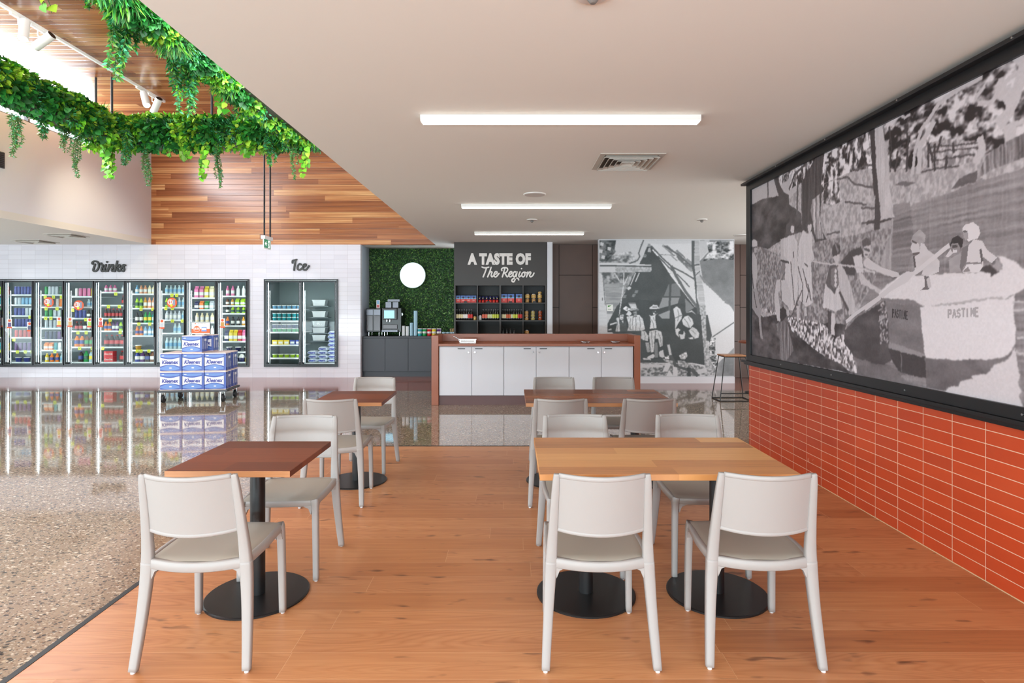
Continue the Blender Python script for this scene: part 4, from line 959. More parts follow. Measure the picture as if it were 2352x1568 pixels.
# ---------------------------------------------------------------- stool and bar table at the right
t = thing('bar_stool', 'tall bar stool with thin black wire frame before the camp mural', 'stool', (at(1681, 0, 9.9).x, 9.9, 0), 0.0)
MB().box(-0.19, 0.19, -0.17, 0.17, 0.735, 0.757).build('seat', mat('stool_timber', (186, 132, 92), 0.4), t, bevel=0.006)
for sx_ in (-1, 1):
    MB().tube([(sx_ * 0.17, -0.14, 0.735), (sx_ * 0.265, -0.2, 0.012)], 0.0085).build('leg', M['black'], t)
    MB().tube([(sx_ * 0.17, 0.14, 0.735), (sx_ * 0.265, 0.2, 0.012)], 0.0085).build('leg', M['black'], t)
MB().tube([(-0.265, -0.2, 0.009), (0.265, -0.2, 0.009), (0.265, 0.2, 0.009), (-0.265, 0.2, 0.009), (-0.265, -0.2, 0.009)], 0.0085).build('floor_ring', M['black'], t)
MB().tube([(-0.17, -0.14, 0.728), (0.17, -0.14, 0.728), (0.17, 0.14, 0.728), (-0.17, 0.14, 0.728), (-0.17, -0.14, 0.728)], 0.0085).build('seat_frame', M['black'], t)
MB().tube([(-0.25, -0.19, 0.13), (0.25, -0.19, 0.13)], 0.0085).build('footrest', M['black'], t)
t = thing('bar_table', 'round red-brown bar table half hidden behind the terracotta wall', 'table', (4.45, 10.7, 0))
MB().lathe([(0.34, 0.90), (0.36, 0.91), (0.36, 0.935), (0.35, 0.94)], 40).build('tabletop', cop, t)
MB().cyl((0, 0, 0.012), (0, 0, 0.90), 0.035, n=20).build('column', M['table_black'], t)
MB().lathe([(0.24, 0), (0.24, 0.012)], 40).build('base_plate', M['table_black'], t)

# ---------------------------------------------------------------- ceiling fittings
lamp_white = mat('lamp_body_white', (236, 236, 232), 0.4)
glow = mat('lamp_diffuser', (255, 252, 244), 0.5, emit=5.0)
for (y, x0, x1, lb) in ((4.33, -0.678, 1.378, 'nearest long linear ceiling light, above the near tables'), (8.02, -0.70, 1.34, 'second long linear ceiling light, middle of the row'), (10.92, -0.71, 1.315, 'farthest linear ceiling light, before the dark shelf sign')):
    t = thing('linear_light', lb, 'ceiling light', (0, y, ZC), 0, 'row of linear ceiling lights')
    MB().prism([(0, 0), (0, -0.035), (0.008, -0.044), (0.072, -0.044), (0.08, -0.035), (0.08, 0)], x0, x1, axis='x').build('housing', lamp_white, t)
    MB().box(x0 + 0.01, x1 - 0.01, 0.004, 0.076, -0.052, -0.044).build('diffuser', glow, t, bevel=0.003)
vent_m = mat('vent_aluminium', (190, 184, 174), 0.45); vent_d = mat('vent_shadow', (84, 80, 74), 0.8)
def diffuser(x0, x1, y0, y1, label, dark=False):
    t = thing('ceiling_vent', label, 'vent', ((x0 + x1) / 2, (y0 + y1) / 2, ZC))
    w_, d_ = (x1 - x0) / 2, (y1 - y0) / 2
    b = MB(); k = 0.07
    b.box(-w_, w_, -d_, -d_ + 0.05, -0.008, 0); b.box(-w_, w_, d_ - 0.05, d_, -0.008, 0); b.box(-w_, -w_ + 0.05, -d_ + 0.05, d_ - 0.05, -0.008, 0); b.box(w_ - 0.05, w_, -d_ + 0.05, d_ - 0.05, -0.008, 0)
    b.build('frame', vent_m, t)
    for i in range(5):
        s = 0.045 + i * 0.048; a, c = w_ - s, d_ - s; b = MB()
        if a < 0.03: break
        i2, z0, z1 = 0.022, -0.004, -0.026
        for sg in (-1, 1):
            b.add([(-a, sg * c, z1), (a, sg * c, z1), (a - i2, sg * (c - i2), z0), (-a + i2, sg * (c - i2), z0)], [(0, 1, 2, 3)])
            b.add([(sg * a, -c, z1), (sg * a, c, z1), (sg * (a - i2), c - i2, z0), (sg * (a - i2), -c + i2, z0)], [(0, 1, 2, 3)])
            b.box(-a, a, sg * c - 0.002, sg * c + 0.002, z1 - 0.004, z1 + 0.002); b.box(sg * a - 0.002, sg * a + 0.002, -c, c, z1 - 0.004, z1 + 0.002)
        b.build('louvre_ring', vent_m, t)
    MB().box(-w_ + 0.05, w_ - 0.05, -d_ + 0.05, d_ - 0.05, -0.002, -0.001).build('backing', vent_d, t)
    return t
diffuser(0.80, 1.40, 5.40, 6.02, 'square louvred air diffuser in the low ceiling between the first two lights')
diffuser(-10.35, -9.75, 12.2, 12.75, 'dark square vent in the ceiling above the drink fridges')
diffuser(-8.9, -8.35, 11.2, 11.7, 'pale square vent in the ceiling beside the white bulkhead')
def disc(name, label, cat, x, y, r, inner):
    t = thing(name, label, cat, (x, y, ZC))
    MB().lathe([(r, 0), (r, -0.006), (r * 0.94, -0.012)], 36).build('rim', lamp_white, t)
    MB().lathe([(r * 0.9, -0.0121), (r * 0.9, -0.014)], 36).build('grille', mat('speaker_mesh', (196, 190, 184), 0.7), t)
    if inner: MB().lathe([(0.02, -0.012), (0.028, -0.03), (0.012, -0.05)], 14).build('head', mat('detector_grey', (120, 116, 112), 0.4), t)
disc('ceiling_speaker', 'round white ceiling speaker between the first and second linear lights', 'speaker', 0.27, 7.33, 0.14, False)
disc('sprinkler', 'round sprinkler rose between the second and last linear lights', 'sprinkler', 0.305, 9.42, 0.085, True)
disc('sprinkler', 'round sprinkler rose near the top of the camp mural', 'sprinkler', 3.0, 9.40, 0.085, True)
disc('smoke_detector', 'round grey detector at the top edge of the picture', 'detector', 0.36, 2.66, 0.085, True)
disc('ceiling_speaker', 'round white ceiling disc just left of the boat mural frame', 'speaker', at(1701, 0, 11.4).x, 11.4, 0.13, False)
# dark grille on the bulkhead
t = thing('wall_vent', 'dark grille high on the white bulkhead at the left edge', 'vent', (XL + 0.001, 9.0, 3.72))
MB().box(0, 0.02, -0.45, 0.3, 0.0, 0.25).build('frame', mat('grille_grey', (74, 76, 82), 0.5), t)
b = MB()
for i in range(8): b.box(0.02, 0.028, -0.43, 0.28, 0.015 + i * 0.029, 0.027 + i * 0.029)
b.build('slat', mat('grille_dark', (38, 38, 42), 0.5), t)

# track with four spotlights
tr = thing('lighting_track', 'long white lighting track on the timber ceiling', 'track', (0, 0, ZT))
XT = -6.08
MB().box(XT - 0.02, XT + 0.02, 3.5, 10.33, -0.035, 0).build('rail', lamp_white, tr, bevel=0.002)
bulb = mat('spot_lens', (255, 240, 214), 0.4, emit=6.0)
def spot(x, y, az, tilt, label, lit, power):
    t = thing('spotlight', label, 'spotlight', (x, y, ZT - 0.035), 0, 'white spotlights on the ceiling track')
    MB().box(-0.016, 0.016, -0.12, 0.12, -0.03, 0).build('adapter', lamp_white, t, bevel=0.003)
    MB().tube([(0, 0, -0.03), (0, 0, -0.10), (0.05, 0, -0.12)], 0.009).build('bracket', lamp_white, t)
    d = Vector((math.cos(az) * math.sin(tilt), math.sin(az) * math.sin(tilt), -math.cos(tilt)))
    c = Vector((0.07, 0, -0.17)); p0 = c - d * 0.14; p1 = c + d * 0.14
    MB().cyl(p0, p1, 0.055, n=28).build('barrel', lamp_white, t)
    MB().cyl(p1, p1 + d * 0.002, 0.047, n=24).build('lens', bulb if lit else vent_d, t)
    MB().cyl(p0 - d * 0.002, p0, 0.05, n=24).build('heat_sink', M['black'], t)
    if power:
        l = bpy.data.lights.new('spot_beam', 'SPOT'); l.energy = power; l.spot_size = R(64); l.spot_blend = 0.9; l.color = (1, 0.83, 0.6); l.shadow_soft_size = 0.04
        o = bpy.data.objects.new('spot_beam', l); C.objects.link(o); o.parent = t; o.location = p1 + d * 0.01
        o.rotation_euler = d.to_track_quat('-Z', 'Y').to_euler()
spot(XT, 7.28, R(-60), R(22), 'first spotlight on the track, lens glowing toward the viewer', True, 15)
spot(XT, 7.58, R(175), R(58), 'second spotlight on the track, turned to the left bulkhead', False, 130)
spot(XT, 9.68, R(-40), R(32), 'third spotlight on the track, lens glowing', True, 15)
spot(XT, 9.98, R(147), R(46), 'last spotlight at the far end of the track, pointing down', False, 140)

# exit sign on two rods
t = thing('exit_sign', 'green running-man exit sign hanging on two long black rods', 'sign', (-5.07, 12.2, 2.75))
MB().box(-0.045, 0.045, -0.19, 0.20, 0.19, 0.26).build('housing', lamp_white, t, bevel=0.004)
MB().box(-0.01, 0.01, -0.17, 0.18, 0.0, 0.19).build('panel', lamp_white, t)
gr = mat('exit_green', (0, 132, 92), 0.4, emit=0.25); wh = mat('exit_white', (245, 250, 248), 0.4, emit=0.4)
b = MB().box(0.010, 0.013, -0.150, 0.162, 0.022, 0.19, 0)
def X_(pts, g=1): b.prism(pts, 0.013, 0.0145, g, axis='x')
X_([(-0.125, 0.105), (-0.06, 0.155), (-0.045, 0.14), (-0.075, 0.115), (-0.02, 0.115), (-0.02, 0.095), (-0.075, 0.095), (-0.045, 0.07), (-0.06, 0.055)])
X_([(0.03, 0.03), (0.03, 0.18), (0.135, 0.18), (0.135, 0.03)])
for p_ in ([(0.075, 0.155), (0.09, 0.165), (0.1, 0.155), (0.09, 0.142)], [(0.06, 0.14), (0.1, 0.135), (0.095, 0.095), (0.07, 0.095)], [(0.045, 0.12), (0.065, 0.138), (0.068, 0.125), (0.052, 0.11)], [(0.07, 0.095), (0.085, 0.095), (0.07, 0.06), (0.045, 0.04), (0.04, 0.05), (0.06, 0.07)], [(0.082, 0.095), (0.096, 0.095), (0.108, 0.065), (0.12, 0.04), (0.108, 0.038), (0.095, 0.06)]):
    b.prism(p_, 0.0145, 0.016, 0, axis='x')
b.build('pictogram', [gr, wh], t)
for yy in (-0.12, 0.17): MB().cyl((0, yy, 0.26), (0, yy, ZT - 2.75), 0.017, n=12).build('rod', M['black'], t)
# ---------------------------------------------------------------- hanging planter ring and its greenery
YP, ZPB = 9.2, 4.08          # back run distance, underside
PX0, PX1 = -6.45, -3.0; PW, PH = 0.42, 0.27
pl = thing('hanging_planter', 'grey trough planter ring hung on black rods below the timber ceiling', 'planter', (0, 0, 0))
pg = mat('planter_grey', (92, 90, 88), 0.55)
def trough(x0, x1, y0, y1):
    b = MB(); b.box(x0, x1, y0, y1, ZPB, ZPB + 0.02)
    b.box(x0, x1, y0, y0 + 0.02, ZPB + 0.02, ZPB + PH); b.box(x0, x1, y1 - 0.02, y1, ZPB + 0.02, ZPB + PH); b.box(x0, x0 + 0.02, y0 + 0.02, y1 - 0.02, ZPB + 0.02, ZPB + PH); b.box(x1 - 0.02, x1, y0 + 0.02, y1 - 0.02, ZPB + 0.02, ZPB + PH)
    b.build('trough', pg, pl)
trough(PX0, PX1, YP, YP + PW); trough(PX0, PX0 + PW, 0.5, YP); trough(PX1 - PW, PX1, 0.5, YP); trough(PX0, PX1, 0.5 - PW, 0.5)
for (px, yy) in ((215, 9.3), (252, 9.3), (483, 9.3), (501, 9.3)):
    x = at(px, 0, 9.25).x
    MB().cyl((x, yy, ZPB + 0.1), (x, yy, ZT), 0.018, n=12).build('rod', M['black'], pl)
for x in (-6.25, -3.2):
    for yy in (1.0, 5.0): MB().cyl((x, yy, ZPB + 0.1), (x, yy, ZT), 0.018, n=12).build('rod', M['black'], pl)

def leafmat(name, a, b_, rough=0.45):
    m = mat(name, a, rough); t = NT(m)
    g = t.node('ShaderNodeNewGeometry')
    r = g.outputs['Random Per Island']
    t.l.new(t.ramp(r, [(0.0, b_), (0.5, a), (1.0, tuple(min(255, int(v * 1.35)) for v in a))]), t.bsdf.inputs['Base Color'])
    t.bsdf.inputs['Subsurface Weight'].default_value = 0.0
    return m
LM = [leafmat('leaf_bright', (110, 184, 50), (52, 128, 28)), leafmat('leaf_lime', (150, 196, 60), (92, 150, 36)), leafmat('leaf_deep', (46, 126, 52), (22, 82, 34)),
      leafmat('leaf_bluegreen', (66, 154, 104), (34, 110, 68)), leafmat('leaf_olive', (92, 128, 58), (60, 96, 40)), mat('vine_stem', (84, 110, 48), 0.6)]
def leaf(mb, p, d, n, L, W, mi, kind=0):
    d = d.normalized(); s = d.cross(n)
    if s.length < 1e-4: s = d.orthogonal()
    s.normalize(); n = s.cross(d)
    if kind == 0:   # heart-shaped
        pts = [(0, 0), (0.10, 0.42), (0.38, 0.5), (0.72, 0.28), (1.0, 0)]
        vs = [p]; rt = [p + d * (a * L) + s * (w_ * W) + n * (0.10 * L * w_) for a, w_ in pts[1:-1]]; lt = [p + d * (a * L) - s * (w_ * W) + n * (0.10 * L * w_) for a, w_ in pts[1:-1]]; tip = p + d * L - n * 0.12 * L
        mid = p + d * (L * 0.42)
        mb.add([p] + rt + [tip] + lt[::-1] + [mid], [(0, 1, 2, 8), (8, 2, 3, 4), (8, 4, 5, 6), (0, 8, 6, 7)], mi, True)
    else:           # narrow
        mb.add([p, p + d * L * 0.45 + s * W * 0.5, p + d * L - n * 0.1 * L, p + d * L * 0.45 - s * W * 0.5], [(0, 1, 2, 3)], mi, True)
def rv(z=1.0): return Vector((rnd.uniform(-1, 1), rnd.uniform(-1, 1), rnd.uniform(-1, 1) * z))
# dense mass along the visible runs
mass = MB()
def clump(x, y, z, rad, kind, count, ls=0.78):
    count = int(count * 1.35)
    if y < 7.0 and x > -5: ls = 0.6; count = int(count * 1.5)
    L_ = lambda a, b: rnd.uniform(a, b) * ls
    c = Vector((x, y, z))
    for _ in range(count):
        o = rv(); 
        if o.length > 1: o.normalize()
        q_ = c + Vector((o.x * rad, o.y * rad, o.z * rad * 0.8)); out = (o + Vector((0, 0, 0.15))).normalized()
        if kind == 0: leaf(mass, q_, out + rv() * 0.6 + Vector((0, 0, -0.5)), out + rv() * 0.4, L_(0.07, 0.115), L_(0.07, 0.10), rnd.choice([0, 0, 1, 2]))
        elif kind == 1: leaf(mass, q_, out + rv() * 0.5 + Vector((0, 0, -0.4)), out + rv() * 0.4, L_(0.07, 0.11), L_(0.06, 0.09), rnd.choice([1, 1, 0]))
        elif kind == 2: leaf(mass, q_, out + rv() * 0.4 + Vector((0, 0, -0.6)), out, L_(0.12, 0.24), 0.016, rnd.choice([2, 2, 0, 4]), 1)
        elif kind == 3: leaf(mass, q_, out + rv() * 0.7 + Vector((0, 0, -0.3)), out, L_(0.05, 0.09), 0.018, rnd.choice([3, 2, 3]), 1)
        else: leaf(mass, q_, out + rv() * 0.6 + Vector((0, 0, -0.4)), out + rv() * 0.4, L_(0.08, 0.13), L_(0.08, 0.11), 2)
runs = []
x = PX0 - 0.05
while x < PX1 + 0.1: runs.append((x, YP + 0.12, 0)); x += 0.16
y = 3.6
while y < YP - 0.1:
    runs.append((PX0 + 0.18, y, 1)); runs.append((PX1 - 0.22, y, 2)); y += 0.17
for i, (x, y, rn) in enumerate(runs):
    k = [0, 1, 4, 0, 3, 1, 2, 0][int(rnd.random() * 8)]
    n = 190 if k in (0, 1, 4) else 300
    clump(x + rnd.uniform(-0.04, 0.04), y + rnd.uniform(-0.08, 0.05), ZPB + PH + 0.04, 0.15 if rn == 2 else 0.20, k, n)
    k2 = rnd.choice([0, 1, 3, 4, 2])
    clump(x + rnd.uniform(-0.06, 0.06), y - 0.20 if rn == 0 else y, ZPB + (0.24 if rn == 2 else 0.16), 0.14 if rn == 2 else 0.21, k2, 150)
    if rn == 0: clump(x, y - 0.14, ZPB + 0.00, 0.14, rnd.choice([0, 1, 4, 3]), 60)
    if rn: clump(x + (0.2 if rn == 1 else -0.15), y, ZPB + 0.18, 0.17, rnd.choice([0, 1, 3, 4]), 150)
    if rn == 2 and y <= 6.6:
        clump(PX1 - PW + 0.06, y, ZPB + 0.10, 0.14, rnd.choice([0, 1, 3, 0, 4]), 170); clump(PX1 - 0.16, y, ZPB - 0.02, 0.16, rnd.choice([0, 2, 3, 0, 4, 1]), 190)
    if rn == 2 and y > 6.0: clump(x - 0.08, y, ZPB + 0.06, 0.15, rnd.choice([0, 1, 3, 2, 4]), 130)
    if rn == 1: clump(x - 0.2, y, ZPB + 0.22, 0.16, rnd.choice([0, 1, 4]), 90)
    if rn == 1: clump(x + 0.26, y, ZPB + 0.04, 0.15, rnd.choice([0, 1, 4, 3]), 80)
tag(mass.build('planter_foliage', LM), 'dense mixed artificial foliage filling the hanging trough planter', 'foliage', kind='stuff')

def strand(px, py0, py1, Y, kind, wid, label, dens=1.0, dx=0.0):
    """a plant hanging from the trough: photo pixel of its top and of its tip"""
    mb = MB(); top = at(px, py0, Y); bot = at(px + dx, py1, Y); L = top.z - bot.z
    ns = max(3, int(wid / 0.022))
    for s in range(ns):
        l = L * (1.0 if s < 2 else rnd.uniform(0.5, 0.96)); ox = rnd.uniform(-wid, wid) * 0.5; oy = rnd.uniform(-wid, wid) * 0.4
        pts = []; n = max(5, int(l / 0.08)); ph = rnd.uniform(0, 6)
        for k in range(n + 1):
            f = k / n
            pts.append(Vector((top.x + (bot.x - top.x) * f + ox * (1 - 0.45 * f) + 0.025 * math.sin(ph + f * 5), Y + oy * (1 - 0.5 * f) + 0.02 * math.cos(ph + f * 4), top.z - l * f)))
        for a, c in zip(pts[:-1], pts[1:]): mb.cyl(a, c, 0.0035, n=4, mi=5, caps=False)
        step = {'pothos': 0.065, 'fern': 0.015, 'fine': 0.011, 'monstera': 0.11}[kind] / dens
        m_ = int(l / step)
        for k in range(m_):
            f = k / m_; i = min(int(f * n), n - 1); p = pts[i].lerp(pts[i + 1], f * n - i)
            tp_ = 1 - 0.45 * f
            if kind == 'pothos':
                leaf(mb, p, Vector((rnd.uniform(-1, 1), rnd.uniform(-1, 0.4), -0.9)), Vector((rnd.uniform(-.4, .4), -1, 0.4)), rnd.uniform(0.075, 0.12) * tp_ ** 0.5, rnd.uniform(0.07, 0.10), rnd.choice([0, 0, 1]))
            elif kind == 'monstera':
                leaf(mb, p, Vector((rnd.uniform(-1, 1), rnd.uniform(-0.6, 0.4), -0.6)), Vector((rnd.uniform(-.4, .4), -1, 0.4)), 0.17, 0.15, rnd.choice([0, 1]))
            elif kind == 'fern':
                for _ in range(3): leaf(mb, p, Vector((rnd.uniform(-1, 1), rnd.uniform(-1, 1), -0.55)), rv(), rnd.uniform(0.06, 0.11) * tp_, 0.022, rnd.choice([3, 3, 2, 4, 0]), 1)
            else:
                for _ in range(2): leaf(mb, p, Vector((rnd.uniform(-1, 1), rnd.uniform(-1, 1), -0.3)), rv(), rnd.uniform(0.035, 0.07) * tp_, 0.015, rnd.choice([4, 2, 3, 4]), 1)
    tag(mb.build('trailing_plant', LM), label, 'plant', 'trailing plants hanging from the planter')
def RX(px): return (PX1 - PW - 0.05) * F / (px - CX)     # distance of the right run's near side at a pixel column
def LX(px): return (PX0 + PW) * F / (px - CX)
S = strand
S(35, 262, 362, 7.2, 'fine', 0.16, 'wispy trailing plant farthest left, hanging before the white bulkhead')
S(97, 270, 318, 7.9, 'fern', 0.06, 'short fern tuft hanging second from the left under the planter')
S(150, 280, 350, 8.3, 'fine', 0.18, 'short wispy plant spreading over the clerestory window band')
S(178, 288, 408, 8.3, 'fine', 0.09, 'long thin trailing plant crossing the white bulkhead, left of the heart-leaved vine')
S(250, 330, 414, 9.0, 'pothos', 0.22, 'heart-leaved vine hanging lowest before the white bulkhead')
S(288, 300, 380, 8.9, 'fern', 0.14, 'dark green fern frond at the inner corner of the planter')
S(338, 330, 428, 9.1, 'fine', 0.13, 'wispy trailing plant over the corner where bulkhead meets timber wall')
S(385, 320, 362, 9.1, 'pothos', 0.12, 'short lime vine hanging right of the bulkhead corner')
S(425, 325, 372, 9.1, 'pothos', 0.16, 'short ivy-like vine under the middle of the back trough')
S(470, 325, 417, 9.1, 'pothos', 0.12, 'long heart-leaved vine below the middle of the back trough')
S(500, 325, 432, 9.1, 'fine', 0.11, 'longest wispy plant hanging from the back trough over timber boards')
S(575, 325, 365, 9.1, 'pothos', 0.2, 'short vine cluster hanging just left of the exit sign rods')
S(622, 270, 380, 9.0, 'fern', 0.18, 'blue-green fern hanging over the exit sign rods')
S(652, 270, 345, 8.9, 'fern', 0.16, 'bright green fern right of the exit sign rods')
S(677, 290, 412, 9.0, 'fine', 0.13, 'blue-green wispy plant near the right end of the back trough')
S(708, 300, 410, 9.1, 'pothos', 0.13, 'heart-leaved vine at the right end beside the low ceiling edge', dx=-6)
S(290, -60, 112, RX(290), 'fern', 0.42, 'big blue-green fern mass hanging at the top of the picture')
S(270, 0, 182, RX(270), 'fern', 0.2, 'long narrow fern tail reaching the lighting track', dx=-3)
S(334, -40, 108, RX(325), 'monstera', 0.3, 'large split-leaf vine beside the upper fern mass')
S(372, 20, 128, RX(370), 'fine', 0.26, 'small-leaved plant hanging right of the split-leaf vine')
S(425, 60, 262, RX(425), 'fern', 0.34, 'long blue-green fern column hanging to the back trough', dx=4)
S(412, 60, 178, RX(412), 'fern', 0.3, 'shorter fern hanging left of the long fern column')
S(468, 120, 200, RX(465), 'pothos', 0.16, 'leafy vine hanging left of the middle pair of rods')
S(515, 150, 265, RX(512), 'pothos', 0.22, 'bright heart-leaved vine right of the middle pair of rods')
S(560, 190, 272, RX(558), 'fern', 0.2, 'lime fern fronds under the low ceiling edge')
S(108, -60, 28, 5.2, 'pothos', 0.04, 'single hanging leafy stem at the top left')
S(200, -60, 18, 5.0, 'fern', 0.06, 'fern tip peeking in at the top of the picture')

# ---------------------------------------------------------------- leaf wall in the alcove
g = MB()
for _ in range(9000):
    x = rnd.uniform(XR, -1.2); z = rnd.uniform(0.9, ZC)
    leaf(g, Vector((x, 13.945, z)), Vector((rnd.uniform(-1, 1), -0.55, rnd.uniform(-1, 0.6))), Vector((0, -1, 0)), rnd.uniform(0.03, 0.06), 0.03, rnd.choice([0, 0, 0, 1, 2]), 1)
g.box(XR, -1.2, 13.943, 13.949, 0.9, ZC, 2)
LW = [leafmat('wall_leaf_green', (60, 100, 50), (34, 66, 34)), leafmat('wall_leaf_light', (100, 136, 70), (60, 100, 48)), mat('wall_leaf_dark', (34, 62, 36), 0.8)]
tag(g.build('leaf_wall', LW), 'dark green artificial leaf wall behind the coffee machine', 'leaf wall', kind='stuff')
t = thing('round_wall_light', 'glowing cool white round light on the leaf wall', 'light', (at(948, 0, 13.85).x, 13.85, at(0, 632, 13.85).z))
RL = 29.5 * 13.8 / F
def yc(b, r0, y0, y1, n=48, mi=0): b.cyl((0, y0, 0), (0, y1, 0), r0, n=n, mi=mi); return b
yc(MB(), RL, 0.035, -0.02).build('housing', lamp_white, t)
yc(MB(), RL * 0.97, -0.021, -0.035).build('diffuser', mat('cool_diffuser', (196, 246, 250), 0.4, emit=0.95), t)
# ---------------------------------------------------------------- raised lettering on the tiles
dk = mat('sign_charcoal', (52, 52, 50), 0.5); wl = mat('sign_white', (236, 232, 228), 0.5)
ZDR, ZIC, ZTR = (180, 570, 14.7), (560, 540, 4.357), (1000, 540, 6.533)
drinks = [[(500, 530), (488, 495), (530, 448), (600, 440), (680, 480), (708, 560), (700, 650), (640, 750), (570, 780), (522, 750), (535, 680), (562, 600), (578, 540)],
 [(788, 505), (800, 555), (850, 575), (825, 650), (800, 730), (815, 775), (865, 765), (905, 700)], [(950, 560), (925, 640), (900, 730), (920, 775), (970, 765), (1010, 700)], [(985, 462)],
 [(1065, 560), (1040, 660), (1010, 775)], [(1040, 700), (1110, 585), (1185, 560), (1190, 620), (1150, 735), (1170, 775), (1220, 755), (1250, 700)],
 [(1330, 440), (1295, 590), (1245, 780)], [(1285, 680), (1350, 570), (1415, 570), (1415, 625), (1330, 665), (1330, 690), (1355, 755), (1400, 775), (1450, 720), (1500, 620), (1545, 560), (1600, 580)],
 [(1540, 580), (1550, 650), (1565, 720), (1540, 775), (1490, 765)]]
ice = [[(490, 278), (492, 256), (512, 250), (530, 244)], [(521, 250), (512, 300), (505, 350)], [(577, 296), (563, 286), (543, 308), (543, 340), (562, 348), (590, 325)], [(592, 325), (622, 308), (622, 290), (603, 296), (594, 325), (605, 348), (628, 344), (655, 308)]]
region = [[(700, 478), (745, 490), (802, 480)], [(768, 490), (745, 560), (718, 625)], [(838, 482), (812, 560), (785, 625)], [(797, 590), (828, 550), (850, 555), (838, 600), (850, 625), (875, 605)],
 [(880, 595), (920, 575), (925, 552), (900, 550), (880, 585), (888, 620), (915, 622), (955, 575)], [(998, 532), (995, 505), (1030, 487), (1072, 492), (1085, 520), (1060, 560), (1025, 565)], [(1042, 500), (1022, 570), (1005, 625)],
 [(1040, 568), (1060, 600), (1078, 625), (1100, 605)], [(1103, 600), (1140, 575), (1148, 552), (1125, 550), (1103, 585), (1112, 620), (1138, 620), (1168, 590)],
 [(1215, 560), (1190, 548), (1165, 580), (1172, 618), (1195, 615), (1222, 560)], [(1226, 552), (1205, 640), (1178, 698), (1150, 690), (1155, 662), (1200, 642), (1240, 650), (1250, 672)],
 [(1270, 552), (1252, 600), (1262, 625), (1292, 600)], [(1293, 502)], [(1330, 554), (1303, 572), (1298, 612), (1322, 624), (1343, 595), (1340, 558), (1368, 565)],
 [(1388, 552), (1368, 625)], [(1378, 600), (1415, 553), (1432, 565), (1415, 605), (1430, 625), (1460, 605), (1480, 568)]]
def sign_word(name, label, strokes, zc, Y, wid, depth, m):
    b = MB(); lettering(b, strokes, zc, Y, wid, depth); tag(b.build(name, m), label, 'sign', 'raised lettering on the back wall')
sign_word('sign_lettering', 'dark script word Drinks above the long row of fridges', drinks, ZDR, YB, 56, 0.03, dk)
sign_word('sign_lettering', 'dark script word Ice above the two-door fridge', ice, ZIC, YB, 16, 0.03, dk)

# ---------------------------------------------------------------- fridges
blk = mat('fridge_black', (26, 27, 30), 0.28); shelf_w = mat('shelf_white', (226, 230, 234), 0.4); inner = mat('fridge_inner', (128, 138, 142), 0.6)
strip = mat('fridge_light', (236, 246, 255), 0.5, emit=17.0); chr_ = MATS['chrome']
def make_bank(name, label, xs, shelves_z, group):
    t = thing(name, label, 'fridge', (0, YB, 0), 0, group)
    x0, x1 = xs[0], xs[-1]
    b = MB(); f = 0.035
    b.box(x0, x1, -0.03, 0.10, FZ1 - f, FZ1); b.box(x0, x1, -0.03, 0.10, FZ0, FZ0 + f)
    for i, x in enumerate(xs):
        w_ = 0.045 if i in (0, len(xs) - 1) else 0.028
        xa = x if i == 0 else (x - w_ if i == len(xs) - 1 else x - w_ / 2)
        b.box(xa, xa + w_, -0.03, 0.10, FZ0 + f, FZ1 - f)
    b.build('frame', blk, t)
    b = MB(); b.box(x0 + 0.03, x1 - 0.03, -0.034, -0.03, FZ1 - 0.031, FZ1 - 0.024); b.build('trim_strip', chr_, t)
    b = MB()   # cool-room shell
    b.box(x0, x1, 0.10, 0.85, FZ0 - 0.02, FZ0 + 0.01); b.box(x0, x1, 0.10, 0.85, FZ1 - 0.01, FZ1 + 0.02); b.box(x0, x1, 0.85, 0.88, FZ0 - 0.02, FZ1 + 0.02)
    b.box(x0 - 0.02, x0, 0.14, 0.88, FZ0 - 0.02, FZ1 + 0.02); b.box(x1, x1 + 0.02, 0.14, 0.88, FZ0 - 0.02, FZ1 + 0.02)
    b.build('cabinet', inner, t)
    for i in range(len(xs) - 1):
        a, c = xs[i] + (0.045 if i == 0 else 0.014), xs[i + 1] - (0.045 if i == len(xs) - 2 else 0.014)
        d = MB(); r = 0.022
        d.box(a, c, -0.05, -0.031, FZ1 - f - r - 0.012, FZ1 - f - 0.012); d.box(a, c, -0.05, -0.031, FZ0 + f + 0.006, FZ0 + f + 0.006 + r)
        d.box(a, a + r, -0.05, -0.031, FZ0 + f + r + 0.006, FZ1 - f - r - 0.012); d.box(c - r, c, -0.05, -0.031, FZ0 + f + r + 0.006, FZ1 - f - r - 0.012)
        dd = d.build('door', blk, t)
        MB().box(a + r, c - r, -0.042, -0.039, FZ0 + f + r, FZ1 - f - r - 0.01).build('glass_pane', M['glass'], dd)
        MB().box(c - r * 0.75, c - r * 0.35, -0.075, -0.051, 0.9, 1.5).build('handle', blk, dd)
        # light strip beside the door and a post that carries the shelves
        MB().box(a + 0.018, a + 0.027, 0.05, 0.06, FZ0 + 0.1, FZ1 - 0.08).build('light_strip', strip, t)
        MB().box(c - 0.034, c - 0.024, 0.05, 0.06, FZ0 + 0.1, FZ1 - 0.08).build('light_strip', strip, t)
        for z in shelves_z[i]:
            s = MB(); s.box(a + 0.05, c - 0.005, 0.12, 0.72, z - 0.012, z); s.box(a + 0.05, c - 0.005, 0.108, 0.12, z - 0.022, z + 0.012)
            s.build('shelf', shelf_w, t)
        b = MB(); b.box(a + 0.03, a + 0.045, 0.10, 0.12, FZ0 + 0.02, FZ1 - 0.25); b.build('post', shelf_w, t)
    return t
dx = [at(p, 0, YB).x for p in (-62, 10, 80, 150, 218.5, 290.5, 360, 429, 499.5, 573)]
def pz(py): return at(0, py, YB + 0.12).z
